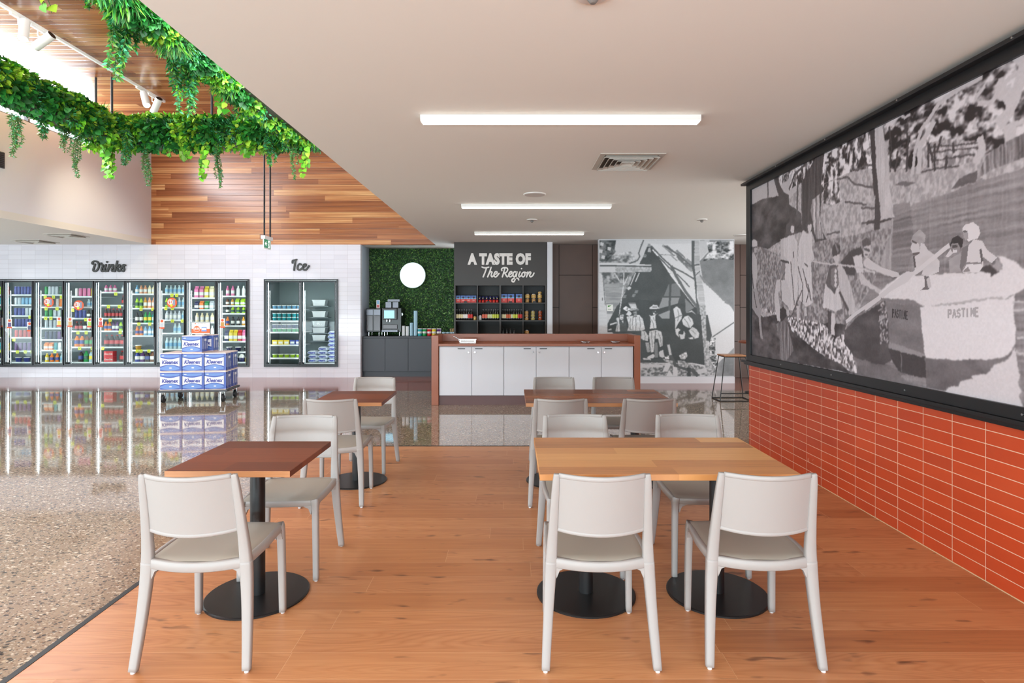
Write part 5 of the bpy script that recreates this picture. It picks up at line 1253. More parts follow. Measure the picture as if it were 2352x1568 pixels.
SH = [[677, 700, 725, 751, 775, 806, 832], [677, 700, 725, 751, 775, 806, 832], [677, 705, 728, 754, 780, 804, 832], [681, 705, 731, 760, 797, 832], [671, 701, 731, 760, 797, 832],
      [675, 708, 742, 771, 804, 832], [675, 706, 735, 765, 802, 832], [684, 711, 740, 772, 805, 832], [680, 702, 720, 748, 784, 808, 832]]
SZ = [[pz(p) for p in r] for r in SH]
make_bank('drink_fridge', 'long black-framed bank of glass-door drink fridges in the tiled wall', dx, SZ, None)
ix = [at(607, 0, YB).x, at(691.5, 0, YB).x, at(777, 0, YB).x]
SI = [[pz(p) for p in (710, 737, 763, 792, 822)], [pz(834)]]
make_bank('ice_fridge', 'black-framed two-door freezer under the word Ice', ix, SI, None)

# product prototypes: mesh data shared between copies
COL = {'blue': (46, 62, 150), 'navy': (30, 34, 84), 'silver': (196, 204, 214), 'red': (196, 30, 36), 'purple': (92, 44, 118), 'lime': (166, 210, 40), 'green': (24, 150, 74), 'dark green': (20, 84, 56), 'yellow': (232, 206, 40), 'orange': (240, 128, 26),
       'pink': (226, 120, 170), 'teal': (42, 158, 168), 'white': (232, 234, 232), 'black': (22, 20, 24), 'clear': (176, 204, 212), 'cola': (46, 20, 18), 'gold': (206, 150, 50), 'brown': (110, 62, 34), 'light blue': (120, 176, 214), 'peach': (236, 168, 130), 'cream': (236, 224, 186)}
def cm(c): return mat('product_' + c.replace(' ', '_'), COL[c], 0.3)
PROTO = {}
def proto(kind, c):
    k = (kind, c)
    if k in PROTO: return PROTO[k]
    b = MB(); ms = None
    if kind == 'can':
        b.lathe([(0.024, 0), (0.028, 0.006), (0.028, 0.135), (0.023, 0.148), (0.023, 0.152)], 12, mis=[1, 0, 0, 1]); ms = [cm(c), cm('silver')]
    elif kind == 'small bottle':
        b.lathe([(0.028, 0), (0.031, 0.01), (0.031, 0.05), (0.031, 0.11), (0.028, 0.135), (0.013, 0.17), (0.013, 0.182), (0.015, 0.184), (0.015, 0.2)], 12, mis=[0, 0, 1, 0, 0, 0, 2, 2])
        body, lab, cap = {'cola': ('cola', 'red', 'red'), 'clear': ('clear', 'light blue', 'white'), 'orange': ('orange', 'blue', 'orange'), 'lime': ('lime', 'dark green', 'green'), 'green': ('green', 'yellow', 'green')}.get(c, (c, 'white', c))
        ms = [cm(body), cm(lab), cm(cap)]
    elif kind == 'large bottle':
        b.lathe([(0.038, 0), (0.043, 0.012), (0.043, 0.08), (0.043, 0.17), (0.040, 0.20), (0.015, 0.265), (0.015, 0.275), (0.018, 0.277), (0.018, 0.298)], 14, mis=[0, 0, 1, 0, 0, 0, 2, 2])
        body, lab, cap = {'cola': ('cola', 'red', 'red'), 'clear': ('clear', 'yellow', 'yellow'), 'orange': ('orange', 'blue', 'blue'), 'green': ('green', 'dark green', 'green'), 'navy': ('cola', 'blue', 'blue'), 'teal': ('brown', 'green', 'dark green')}.get(c, (c, 'white', c))
        ms = [cm(body), cm(lab), cm(cap)]
    elif kind == 'carton':
        b.box(-0.034, 0.034, -0.034, 0.034, 0, 0.15, 0); b.box(-0.035, 0.035, -0.035, 0.035, 0.045, 0.10, 1)
        b.prism([(-0.034, 0.15), (0, 0.185), (0.034, 0.15)], -0.034, 0.034, 0, axis='x'); b.box(-0.034, 0.034, -0.003, 0.003, 0.183, 0.2, 0); ms = [cm(c), cm('white')]
    elif kind == 'milk jug':
        b.lathe([(0.05, 0), (0.058, 0.015), (0.058, 0.13), (0.045, 0.19), (0.022, 0.225), (0.022, 0.232), (0.024, 0.234), (0.024, 0.25)], 12, mis=[0, 1, 0, 0, 0, 2, 2]); ms = [cm('white'), cm(c), cm(c)]
    elif kind == 'tub':
        b.lathe([(0.04, 0), (0.05, 0.075), (0.053, 0.077), (0.053, 0.088)], 14, mis=[0, 1, 1]); ms = [cm(c), cm('white')]
    elif kind == 'packet':
        b.prism([(-0.045, 0), (-0.05, 0.11), (0.05, 0.11), (0.045, 0)], -0.025, 0.025, 0); b.box(-0.036, 0.036, -0.027, -0.025, 0.03, 0.075, 1); ms = [cm(c), cm('white')]
    o = b.build(kind.replace(' ', '_'), ms)
    bpy.context.scene.collection.objects.unlink(o)
    PROTO[k] = o
    return o
SHN = {7: ['top', 'second', 'third', 'fourth', 'fifth', 'sixth', 'bottom'], 6: ['top', 'second', 'third', 'fourth', 'fifth', 'bottom'], 5: ['top', 'second', 'third', 'fourth', 'bottom']}
DOORN = ['left-edge', 'first full', 'second full', 'third full', 'fourth full', 'fifth full', 'sixth full', 'seventh full', 'last']
HGT = {'can': 0.152, 'small bottle': 0.2, 'large bottle': 0.298, 'carton': 0.2, 'milk jug': 0.25, 'tub': 0.088, 'packet': 0.11}
def stock(xa, xb, z, items, where, grp, y=YB + 0.17, jitter=0.004, gap=None):
    """items: (kind, colour, count) placed left to right, scaled spacing to fill the shelf"""
    n = sum(i[2] for i in items); wtot = xb - xa; k = 0
    wd = {'can': 0.064, 'small bottle': 0.072, 'large bottle': 0.094, 'carton': 0.078, 'milk jug': 0.125, 'tub': 0.115, 'packet': 0.108, 'gap': 0.07}
    tot = sum(wd[i[0]] * i[2] for i in items); sc__ = wtot / tot; x = xa
    for kind, c, cnt in items:
        for _ in range(cnt):
            w_ = wd[kind] * sc__
            if kind != 'gap':
                o = proto(kind, c).copy(); C.objects.link(o)
                s = min(sc__, 1.22)
                hz = 1.0 if gap is None else max(0.8, min(1.3 if kind != 'can' else 1.25, gap * 0.80 / HGT[kind]))
                o.location = (x + w_ / 2, y + rnd.uniform(-jitter, jitter), z); o.scale = (s, s, hz)
                nm = {'clear': 'clear', 'cola': 'dark cola'}.get(c, c)
                tag(o, f'{nm} {kind} on the {where}', 'bottle' if 'bottle' in kind or 'jug' in kind else kind, f'{grp}')
            x += w_
CN, SB, LB, CT = 'can', 'small bottle', 'large bottle', 'carton'
stk = [
 [[(CN, 'lime', 2), (CN, 'red', 2)], [(CN, 'teal', 4)], [(SB, 'green', 3)], [(CN, 'purple', 4)], [(CN, 'lime', 4)], [(CN, 'teal', 2), (CN, 'yellow', 2)], [(CT, 'navy', 4)]],
 [[(CN, 'blue', 8)], [(CN, 'silver', 2), (CN, 'light blue', 3), (CN, 'yellow', 1), (CN, 'pink', 1)], [(CN, 'blue', 3), (CN, 'silver', 2), (CN, 'blue', 2)], [(CN, 'blue', 7)], [(CN, 'red', 4), (CN, 'lime', 2)], [(CN, 'purple', 4), (CN, 'light blue', 2)], [('tub', 'blue', 2), ('tub', 'red', 1)]],
 [[(CN, 'green', 1), (CN, 'silver', 3), (CN, 'dark green', 1), (CN, 'pink', 1), (CN, 'light blue', 1)], [('gap', '', 3), (CN, 'white', 1), (CN, 'orange', 1), (CN, 'teal', 2)], [(CN, 'green', 2), (CN, 'silver', 2), (CN, 'lime', 2)], [(CN, 'silver', 5), (CN, 'navy', 1)], [(CN, 'navy', 3), (CN, 'purple', 2), (CN, 'lime', 1)], [(CT, 'orange', 2), (CN, 'teal', 1), (CN, 'white', 3)], [(SB, 'yellow', 1), (SB, 'orange', 2), (SB, 'clear', 2)]],
 [[(CN, 'white', 1), (CN, 'pink', 3), (CN, 'yellow', 2)], [('gap', '', 3), (SB, 'clear', 2), (SB, 'red', 1)], [(CN, 'blue', 3), (SB, 'black', 2), (CN, 'yellow', 1)], [(SB, 'cola', 2), (SB, 'black', 3), (SB, 'lime', 1)], [(LB, 'orange', 2), (LB, 'teal', 2), (LB, 'black', 1)], [('gap', '', 1), (LB, 'navy', 1), (LB, 'green', 1), (LB, 'clear', 2)]],
 [[(SB, 'pink', 3), ('gap', '', 1), (SB, 'silver', 2)], [('gap', '', 4), (SB, 'cola', 2)], [(SB, 'cola', 5), (SB, 'clear', 1), (SB, 'orange', 1)], [(SB, 'orange', 2), (SB, 'purple', 2), (SB, 'lime', 3)], [(LB, 'cola', 5)], [('gap', '', 4), (LB, 'cola', 2)]],
 [[(SB, 'light blue', 1), (SB, 'peach', 2), (SB, 'cream', 3)], [(SB, 'lime', 2), (SB, 'gold', 1), (SB, 'peach', 2), (SB, 'red', 1)], [(SB, 'black', 2), (SB, 'green', 2), (SB, 'teal', 2)], [(SB, 'orange', 2), (SB, 'light blue', 3), (SB, 'navy', 1)], [('tub', 'gold', 1), ('gap', '', 3), ('tub', 'navy', 1)], [(LB, 'blue', 1), (LB, 'purple', 1), (LB, 'navy', 1), (LB, 'brown', 1), (LB, 'lime', 1)]],
 [[(SB, 'clear', 6)], [(SB, 'lime', 3), (SB, 'clear', 3)], [(SB, 'silver', 4), (SB, 'clear', 2)], [('gap', '', 2), (SB, 'clear', 2), ('gap', '', 1), (SB, 'clear', 1)], [(SB, 'clear', 5), ('gap', '', 1)], [(SB, 'clear', 5)]],
 [[(CT, 'pink', 2), (CT, 'yellow', 1), (CT, 'cream', 2)], [(CT, 'navy', 1), (CT, 'orange', 1), (CT, 'green', 1), (CT, 'silver', 2)], [(SB, 'cream', 5)], [(SB, 'white', 5)], [(SB, 'cream', 5)], [(SB, 'cream', 5)]],
 [[(SB, 'pink', 2), (SB, 'white', 3)], [(SB, 'brown', 1), (SB, 'gold', 1), (CT, 'lime', 3)], [(SB, 'black', 1), (SB, 'lime', 4)], [(SB, 'orange', 1), (SB, 'black', 2), (SB, 'gold', 1), (SB, 'white', 1)], [(CT, 'navy', 1), (CT, 'yellow', 2), (CT, 'red', 1), (CT, 'pink', 2)], [('tub', 'navy', 2), ('tub', 'black', 1)], [('gap', '', 2), ('milk jug', 'navy', 2), ('milk jug', 'yellow', 1)]],
]
for d in range(9):
    a, c = dx[d] + 0.085, dx[d + 1] - 0.03
    for s, items in enumerate(stk[d]):
        z = SZ[d][s]
        if d == 0: a = dx[0] + 0.42
        up = (SZ[d][s - 1] - 0.02 if s else FZ1 - 0.08) - z
        stock(a, c, z + 0.0005, items, f"{SHN[len(SZ[d])][s]} shelf of the {DOORN[d]} drink fridge door", f'stock on the {SHN[len(SZ[d])][s]} shelf, {DOORN[d]} fridge door', gap=up)
ia, ic = ix[0] + 0.11, ix[1] - 0.05
for s, items in enumerate([[('tub', 'light blue', 6)], [('tub', 'teal', 6)], [('tub', 'green', 6)], [('packet', 'yellow', 3), ('packet', 'blue', 2)], [('tub', 'lime', 5)]]):
    stock(ia, ic, SI[0][s] + 0.0005, items, f'{SHN[5][s]} shelf of the left ice freezer door', f'stock on the {SHN[5][s]} shelf of the freezer')
for s, (c1) in enumerate(['teal', 'navy']):
    stock(ia, ic, SI[0][s + 1] + 0.0895, [('tub', c1, 6)], f'{["second", "third"][s]} freezer shelf, stacked upper layer', f'upper tubs on the {["second", "third"][s]} freezer shelf')
# cola carton with script lettering
zc4 = SZ[4][5]
for k in range(2):
    t = thing('drink_carton', ['red cola can carton standing on the bottom shelf, lower of two', 'red cola can carton stacked on another, upper of two'][k], 'carton', (dx[4] + 0.19, YB + 0.2, zc4 + k * 0.125), 0, 'red cola cartons')
    MB().box(-0.10, 0.10, -0.05, 0.08, 0.001, 0.122).build('box', mat('cola_red', (206, 28, 40), 0.35), t)
    add_text(MB(), 'Coca-Cola', 0.055, 0.002, (0, -0.0515, 0.062), shear=0.35, offset=0.001, sx=0.75).build('lettering', wl, t)
# bags of ice
bagm = [mat('ice_bag_clear', (226, 234, 246), 0.35), mat('ice_bag_print', (62, 74, 160), 0.4)]
def make_bag():
    b = MB()
    def f_(u, v):
        a = 2 * PI * u; ph = PI * (v - 0.5); r = math.cos(ph) ** 0.5 if math.cos(ph) > 0 else 0
        return (0.125 * r * (abs(math.cos(a)) ** 0.7) * (1 if math.cos(a) > 0 else -1), 0.15 * r * (abs(math.sin(a)) ** 0.7) * (1 if math.sin(a) > 0 else -1), 0.05 + 0.048 * math.sin(ph) + 0.006 * math.sin(a * 5) * r)
    b.grid(f_, 24, 10)
    b.grid(lambda u, v: (-0.085 + 0.17 * u, -0.152 + 0.02 * abs(2 * u - 1) ** 2, 0.032 + 0.034 * v + 0.004 * math.sin(u * 9)), 6, 1, 1)
    return b.build('ice_bag', bagm)
bag = make_bag(); bx = ix[2] - 0.21; first = True
lay = [(bx, [0, 1, 2, 3, 4, 5, 6, 7]), (bx - 0.235, [0, 1, 2, 3]), (bx - 0.46, [0, 1, 2])]
for col_, (x, ks) in enumerate(lay):
    for k in ks:
        o = bag if first else bag.copy()
        if not first: C.objects.link(o)
        first = False
        o.location = (x + rnd.uniform(-.012, .012), YB + 0.36, SI[1][0] + 0.002 + k * 0.088); o.rotation_euler = (0, 0, rnd.uniform(-0.05, 0.05)); o.scale = (0.9, 0.9, 0.95)
        tag(o, f'clear bag of ice with blue print, {ORD[k]} from the bottom of the {["right-hand", "middle", "left-hand"][col_]} stack', 'ice bag', 'stacked bags of ice in the freezer')
# white tubs stacked behind the freezer glass
for k, py in enumerate((690, 716, 738, 752, 770)):
    z = at(0, py, YB + 0.6).z; x = at(735, 0, YB + 0.62).x
    t = thing('storage_tub', f'white storage tub behind the right freezer door, {ORD[k]} from the top', 'tub', (x, YB + 0.64, z), 0, 'white tubs behind the freezer door')
    MB().prism([(-0.13, -0.12), (-0.15, 0), (0.15, 0), (0.13, -0.12)], -0.1, 0.1).build('tub', shelf_w, t)
    MB().box(-0.16, 0.16, -0.11, 0.11, 0, 0.015).build('lid', shelf_w, t)
    MB().box(-0.22, 0.22, -0.12, 0.12, -0.14, -0.125).build('rack_shelf', mat('rack_steel', (120, 126, 130), 0.4, 0.6), t)

# price tags, stickers, promotion cards
tagy = mat('tag_yellow', (228, 236, 44), 0.5); org = mat('promo_orange', (232, 92, 36), 0.45); prw = mat('promo_white', (236, 234, 232), 0.45); gy = mat('promo_grey', (150, 160, 180), 0.5)
tags = [(40, 808), (58, 808), (74, 808), (69, 728), (104, 682), (123, 682), (141, 682), (106, 709), (131, 709), (105, 731), (117, 731), (126, 807), (32, 780), (167, 712), (197, 734), (179, 764), (198, 764), (183, 800), (212, 800), (266, 675), (249, 704), (274, 704), (253, 735), (276, 763), (236, 800),
        (324, 710), (351, 710), (319, 744), (344, 744), (315, 806), (324, 806), (342, 806), (381, 708), (396, 708), (395, 678), (406, 678), (396, 737), (419, 737), (4, 806)]
for px, py in tags:
    p = at(px, py, YB + 0.10)
    b = MB().box(-0.034, 0.034, -0.002, 0.0, -0.034, 0.034, 0); b.box(-0.016, 0.016, -0.003, -0.002, -0.006, 0.004, 1)
    o = b.build('price_tag', [tagy, dk]); o.location = p
    dd = max(i for i in range(10) if dx[i] <= p.x + 0.01) if p.x > dx[0] else 0
    col_n = ['left', 'middle', 'right'][min(2, int((p.x - dx[dd]) / (dx[min(dd + 1, 9)] - dx[dd]) * 3))]
    sh = min(range(len(SZ[dd])), key=lambda k: abs(SZ[dd][k] - p.z))
    tag(o, f'yellow price tag on the {col_n} of the {SHN[len(SZ[dd])][sh]} shelf, {DOORN[dd]} drink fridge door', 'price tag', 'yellow price tags')
for px, py, w_ in ((112, 694, 'second full'), (181, 701, 'third full'), (395, 695, 'sixth full')):
    p = at(px, py, YB - 0.045)
    t = thing('round_sticker', f'round orange one-dollar sticker on the {w_} drink fridge door', 'sticker', p, 0, 'orange dollar stickers on the fridge doors')
    MB().cyl((0, 0.001, 0), (0, -0.002, 0), 0.112, n=32).build('disc', org, t)
    MB().cyl((-0.035, -0.002, 0.015), (-0.035, -0.003, 0.015), 0.06, n=24).build('badge', prw, t)
    add_text(MB(), '$1', 0.085, 0.001, (-0.035, -0.004, 0.015), offset=0.002).build('lettering', org, t)
    MB().box(0.02, 0.07, -0.004, -0.002, -0.06, 0.07).build('can_picture', gy, t)
    MB().cyl((-0.01, -0.002, -0.06), (-0.01, -0.0045, -0.06), 0.028, n=16).build('yellow_dot', tagy, t)
cards = [(0, 740, 'purple', 'at the left picture edge'), (22, 743, 'purple', 'at the left of the first full drink fridge door'), (68, 750, 'navy', 'at the right of the first full drink fridge door'), (136, 739, 'yellow', 'at the right of the second full drink fridge door'), (161, 740, 'gold', 'at the left of the third full drink fridge door'), (206, 741, 'lime', 'at the right of the third full drink fridge door'), (231, 740, 'red', 'at the left of the fourth full drink fridge door'),
         (372, 744, 'silver', 'at the left of the sixth full drink fridge door'), (511, 742, 'gold', 'at the left of the last drink fridge door')]
for px, py, c, w_ in cards:
    p = at(px, py, YB - 0.046)
    t = thing('promotion_card', f'white and orange promotion card {w_}', 'card', p, 0, 'promotion cards on the fridge doors')
    MB().box(-0.055, 0.055, -0.002, 0, -0.105, 0.105).build('card', prw, t)
    MB().cyl((0, -0.002, 0.065), (0, -0.0035, 0.065), 0.03, n=20).build('badge', org, t)
    MB().box(-0.055, 0.055, -0.0035, -0.002, -0.105, -0.07).build('band', org, t)
    MB().box(-0.035, 0.035, -0.0035, -0.002, -0.068, 0.02).build('picture', cm(c), t)

# ---------------------------------------------------------------- tissue packs on a dolly
TH = R(7.5); DC = Vector((at(443, 0, 9.62).x, 9.62, 0))
def D(x, y, z): return Vector((DC.x + x * math.cos(TH) - y * math.sin(TH), DC.y + x * math.sin(TH) + y * math.cos(TH), z))
t = thing('dolly', 'dark platform dolly on four black castors under the tissue packs', 'dolly', (DC.x, DC.y, 0), TH)
dm = mat('dolly_grey', (74, 76, 80), 0.6); rub = mat('castor_rubber', (24, 24, 26), 0.6)
MB().box(-0.535, 0.535, -0.02, 0.64, 0.165, 0.20).build('platform', dm, t, bevel=0.015, seg=3)
for (x, y) in ((-0.47, 0.05), (0.45, 0.05), (-0.42, 0.58), (0.47, 0.58)):
    b = MB(); b.box(x - 0.045, x + 0.045, y - 0.04, y + 0.04, 0.158, 0.165); b.box(x - 0.032, x - 0.026, y - 0.02, y + 0.02, 0.06, 0.158); b.box(x + 0.026, x + 0.032, y - 0.02, y + 0.02, 0.06, 0.158)
    b.build('castor_bracket', chr_, t)
    MB().cyl((x - 0.02, y, 0.062), (x + 0.02, y, 0.062), 0.062, n=28).build('castor_wheel', rub, t)
kb = mat('pack_blue', (52, 76, 158), 0.3); kb2 = mat('pack_light_blue', (96, 130, 192), 0.3); kw = mat('pack_white', (236, 236, 240), 0.32); kp = mat('pack_top_film', (236, 216, 206), 0.4); kt = mat('pack_text_blue', (44, 52, 140), 0.4)
PWD, PHT, PDP = 0.336, 0.300, 0.30
def make_pack():
    t = thing('tissue_pack', 'x', 'pack')
    n = 6
    def side(x0, x1, y0, y1):
        # rounded, softly bulging block made of roll lanes
        b = MB()
        def ring(z, k):
            pts = []
            for i in range(6): pts.append((x0 + (x1 - x0) * i / 6, y0 - 0.006 * math.sin(PI * (i % 3) / 3 + 0.01) * k))
            for i in range(6): pts.append((x1 + 0.010 * k * abs(math.sin(PI * (i % 3 + 0.5) / 3)), y0 + (y1 - y0) * i / 6))
            for i in range(6): pts.append((x1 - (x1 - x0) * i / 6, y1))
            for i in range(6): pts.append((x0 - 0.010 * k * abs(math.sin(PI * (i % 3 + 0.5) / 3)), y1 - (y1 - y0) * i / 6))
            return [(a, c, z) for a, c in pts]
        zs = [(0.0, 0.0), (0.012, 1), (0.285, 1), (PHT - 0.002, 0.0)]; vs = []
        for z, k in zs: vs += ring(z, k)
        m_ = 24
        for r_ in range(3):
            b.add(vs[r_ * m_:(r_ + 2) * m_], [(i, (i + 1) % m_, m_ + (i + 1) % m_, m_ + i) for i in range(m_)], 1 if r_ != 1 else 0, False)
        b.add(vs[3 * m_:], [tuple(range(m_))], 1); b.add(vs[:m_], [tuple(reversed(range(m_)))], 1)
        return b
    w2 = PWD / 2 - 0.006
    side(-w2, w2, 0.006, PDP - 0.006).build('wrapper', [kb, kp], t)
    # printed front
    y = 0.000
    def curve(u, z0, amp): return (-w2 + 0.004 + (2 * w2 - 0.03) * u, z0 + amp * math.sin(PI * u))
    top = [curve(i / 10, 0.228, -0.028) for i in range(11)]; bot = [curve(i / 10, 0.085, 0.030) for i in range(11)]
    MB().prism(top + bot[::-1], y - 0.003, y + 0.001).build('ribbon', kw, t)
    ov = [curve(i / 10, 0.060, 0.045) for i in range(11)] + [curve(1 - i / 10, 0.040, -0.02) for i in range(11)]
    MB().prism(ov, y - 0.0025, y + 0.001).build('panel', kb2, t)
    MB().prism([curve(i / 10, 0.245, -0.020) for i in range(11)] + [curve(1 - i / 10, 0.268, 0) for i in range(11)], y - 0.0025, y + 0.001).build('panel', kb2, t)
    add_text(MB(), 'Kleenex', 0.088, 0.002, (-0.012, y - 0.0045, 0.152), shear=0.25, offset=0.0028, sx=0.84).build('lettering', kt, t)
    for xx in (-0.115, 0.0): MB().box(xx - 0.018, xx + 0.018, y - 0.004, y + 0.001, 0.052 if xx == 0 else 0.25, 0.068 if xx == 0 else 0.262).build('print_mark', kw, t)
    MB().prism([(0.10, 0.20), (0.19, 0.20), (0.19, 0.24), (0.10, 0.24)], w2 + 0.012, w2 + 0.0135, axis='x').build('side_print', kw, t)
    b = MB()
    for k in range(3): b.box(w2 + 0.011, w2 + 0.0125, 0.03 + k * 0.095, 0.045 + k * 0.095, 0.06, 0.25 - 0.05 * k)
    b.build('side_print', kw, t)
    return t
pk = make_pack(); first = True
cn = ['left', 'middle', 'right']; plan = []
for k in range(2):
    for r_ in range(2):
        for c_ in range(3): plan.append(((c_ - 1) * (PWD + 0.004), 0.0 + r_ * (PDP + 0.006), 0.201 + k * (PHT + 0.002), f'blue tissue pack, {["front", "back"][r_]} row {cn[c_]} of the {["lower", "upper"][k]} layer on the dolly'))
plan.append((-0.03, 0.03, 0.201 + 2 * (PHT + 0.002), 'single blue tissue pack on top of the stack, nearest')); plan.append((0.035, 0.345, 0.201 + 2 * (PHT + 0.002), 'blue tissue pack on top of the stack, behind the first'))
for (x, y, z, lb) in plan:
    o = pk if first else copy_tree(pk); first = False
    p = D(x, y, z); o.location = p; o.rotation_euler = (0, 0, TH)
    if 'top of' in lb: o.scale = (0.93, 0.93, 0.93)
    tag(o, lb, 'pack', 'blue tissue packs on the dolly')
p = D(0.05, 0.20, 0.201 + 2 * (PHT + 0.002) + 0.93 * PHT + 0.001)
t = thing('sale_sign', 'orange and white value sign in black frame on top of the tissue packs', 'sign', p, TH)
MB().box(-0.15, 0.15, -0.006, 0.006, 0.012, 0.215).build('frame', M['black'], t, bevel=0.004)
MB().box(-0.143, 0.143, -0.008, -0.006, 0.019, 0.208).build('card', prw, t)
MB().box(-0.143, 0.143, -0.009, -0.008, 0.032, 0.105).build('band', org, t)
MB().cyl((-0.062, -0.0085, 0.105), (-0.062, -0.0115, 0.105), 0.052, n=28).build('price_disc', prw, t)
MB().cyl((-0.062, -0.0115, 0.105), (-0.062, -0.0125, 0.105), 0.048, n=28).build('price_disc', org, t)
add_text(MB(), '$8.50', 0.045, 0.001, (-0.062, -0.0135, 0.105), offset=0.0012, sx=0.78).build('lettering', wl, t)
add_text(MB(), 'VALUE BUYS', 0.026, 0.001, (0.012, -0.009, 0.188), sx=0.9).build('lettering', dk, t)
MB().cyl((-0.085, -0.0085, 0.188), (-0.085, -0.0095, 0.188), 0.010, n=16).build('logo_ring', org, t)
MB().box(0.012, 0.092, -0.011, -0.009, 0.06, 0.135).build('picture', kb2, t); MB().box(0.018, 0.086, -0.012, -0.011, 0.085, 0.115).build('picture', kw, t)
MB().box(-0.07, 0.07, -0.05, 0.05, 0.0, 0.012).build('foot', prw, t)

# ---------------------------------------------------------------- coffee counter in the alcove
YK = 13.25; gc = mat('charcoal_laminate', (58, 61, 68), 0.45)
t = thing('counter_cabinet', 'dark grey coffee counter cabinet with three doors in the alcove', 'cabinet', (0, YK, 0))
MB().box(XR + 0.002, -1.25, -0.01, 0.69, 0.87, 0.905).build('worktop', gc, t, bevel=0.002)
MB().box(XR + 0.002, -1.25, 0.022, 0.69, 0.12, 0.869).build('carcass', gc, t)
ds = [at(p, 0, YK).x for p in (829.5, 884.5, 937.5, 991, 1043)]
ds[0] = XR + 0.003
for k in range(4): MB().box(ds[k] + 0.004, ds[k + 1] - 0.003, 0.0, 0.021, 0.125, 0.862).build('door', gc, t, bevel=0.001)
MB().box(XR + 0.01, -1.25, 0.05, 0.07, 0, 0.12).build('kickboard', gc, t)
zk = 0.905
bm = mat('machine_black', (16, 16, 18), 0.3); bs = mat('machine_steel', (92, 92, 98), 0.3, 0.8)
def kx(px): return at(px, 0, 13.45).x
def kz(py): return at(0, py, 13.45).z
def machine(name, label, x0, x1, ztop, cat='coffee machine'):
    t = thing(name, label, cat, ((x0 + x1) / 2, 13.45, zk)); w_ = (x1 - x0) / 2; hh = ztop - zk
    MB().box(-w_, w_, 0.0, 0.42, 0.085, hh).build('body', bm, t, bevel=0.012, seg=3)
    for sx_ in (-1, 1):
        for yy in (0.05, 0.36): MB().cyl((sx_ * (w_ - 0.05), yy, 0), (sx_ * (w_ - 0.05), yy, 0.085), 0.012, n=12).build('foot', chr_, t)
    return t, w_, hh
t, w_, hh = machine('milk_cooler', 'glossy black twin milk unit left of the coffee machine', kx(841), kx(874.5), kz(708))
MB().box(-w_ + 0.01, -0.01, -0.012, 0, 0.12, hh - 0.16).build('door', mat('machine_plum', (48, 36, 38), 0.2, 0.2), t, bevel=0.004); MB().box(0.01, w_ - 0.01, -0.012, 0, 0.12, hh - 0.16).build('door', MATS['machine_plum'], t, bevel=0.004)
MB().box(-w_ + 0.01, -0.01, -0.010, 0, hh - 0.15, hh - 0.03).build('window', bs, t); MB().box(0.01, w_ - 0.01, -0.010, 0, hh - 0.15, hh - 0.03).build('window', bs, t)
t, w_, hh = machine('coffee_machine', 'large black coffee machine with touch screen and bean hoppers', kx(877), kx(922), kz(706.5))
MB().box(-w_ + 0.03, w_ - 0.09, -0.05, 0, hh - 0.27, hh - 0.01).build('head', bm, t, bevel=0.01)
MB().box(-w_ + 0.065, w_ - 0.15, -0.054, -0.05, hh - 0.24, hh - 0.06).build('screen', mat('touch_screen', (128, 190, 214), 0.3, emit=0.9), t)
for xx in (-0.05, 0.02): MB().cyl((xx - 0.05, -0.03, hh - 0.32), (xx - 0.05, -0.03, hh - 0.27), 0.016, n=12).build('spout', chr_, t)
MB().box(-w_ + 0.03, w_ - 0.09, -0.02, 0, 0.16, hh - 0.38).build('front_panel', MATS['machine_plum'], t, bevel=0.006); MB().box(-w_ + 0.01, w_ - 0.07, -0.07, 0, 0.09, 0.14).build('drip_tray', bs, t, bevel=0.005)
for xx in (-0.15, 0.01): MB().prism([(xx, hh), (xx - 0.0, hh + 0.13), (xx + 0.13, hh + 0.13), (xx + 0.13, hh)], 0.06, 0.26).build('bean_hopper', bs, t)
MB().box(-0.10, 0.17, 0.05, 0.27, hh + 0.14, hh + 0.19).build('lid', bs, t)
MB().cyl((w_ - 0.02, 0.1, hh - 0.15), (w_ - 0.02, 0.075, hh - 0.15), 0.04, n=20).build('knob', chr_, t); 
b = MB().box(-0.04, 0.04, 0, 0.01, 0, 0.19, 0).box(-0.03, 0.03, -0.002, 0, 0.10, 0.18, 1).box(-0.03, 0.03, -0.002, 0, 0.02, 0.08, 2)
o = b.build('menu_stand', [prw, cm('light blue'), cm('red')]); o.location = (kx(865), 13.6, kz(708) + 0.001); tag(o, 'small upright menu card on top of the milk unit', 'card')
def cups(px, w_px, ytop, c, label):
    s = F / 13.5; r = w_px / s / 2; x = at(px, 0, 13.5).x; H_ = at(0, ytop, 13.5).z - zk
    n = max(2, int(H_ / 0.022)); prof = []
    for k in range(n):
        z = H_ * k / n; prof += [(r * 0.80, z), (r * 0.98, z + H_ / n * 0.92)]
    prof.append((r, H_)); o = MB().lathe(prof, 16).build('cup_stack', c, None); o.location = (x, 13.5, zk); tag(o, label, 'cup stack', 'stacks of paper cups')
cw = mat('cup_white', (224, 228, 230), 0.5); cb = mat('cup_pale_blue', (170, 206, 222), 0.5)
cups(927, 8.5, 748, cw, 'short stack of white cups next to the coffee machine'); cups(936, 8, 749, cw, 'short stack of white cups, second from the coffee machine'); cups(945, 8, 741, cb, 'medium stack of pale blue cups beside the tallest stack'); cups(954.5, 9.5, 713.5, cb, 'tallest stack of pale blue cups before the leaf wall')
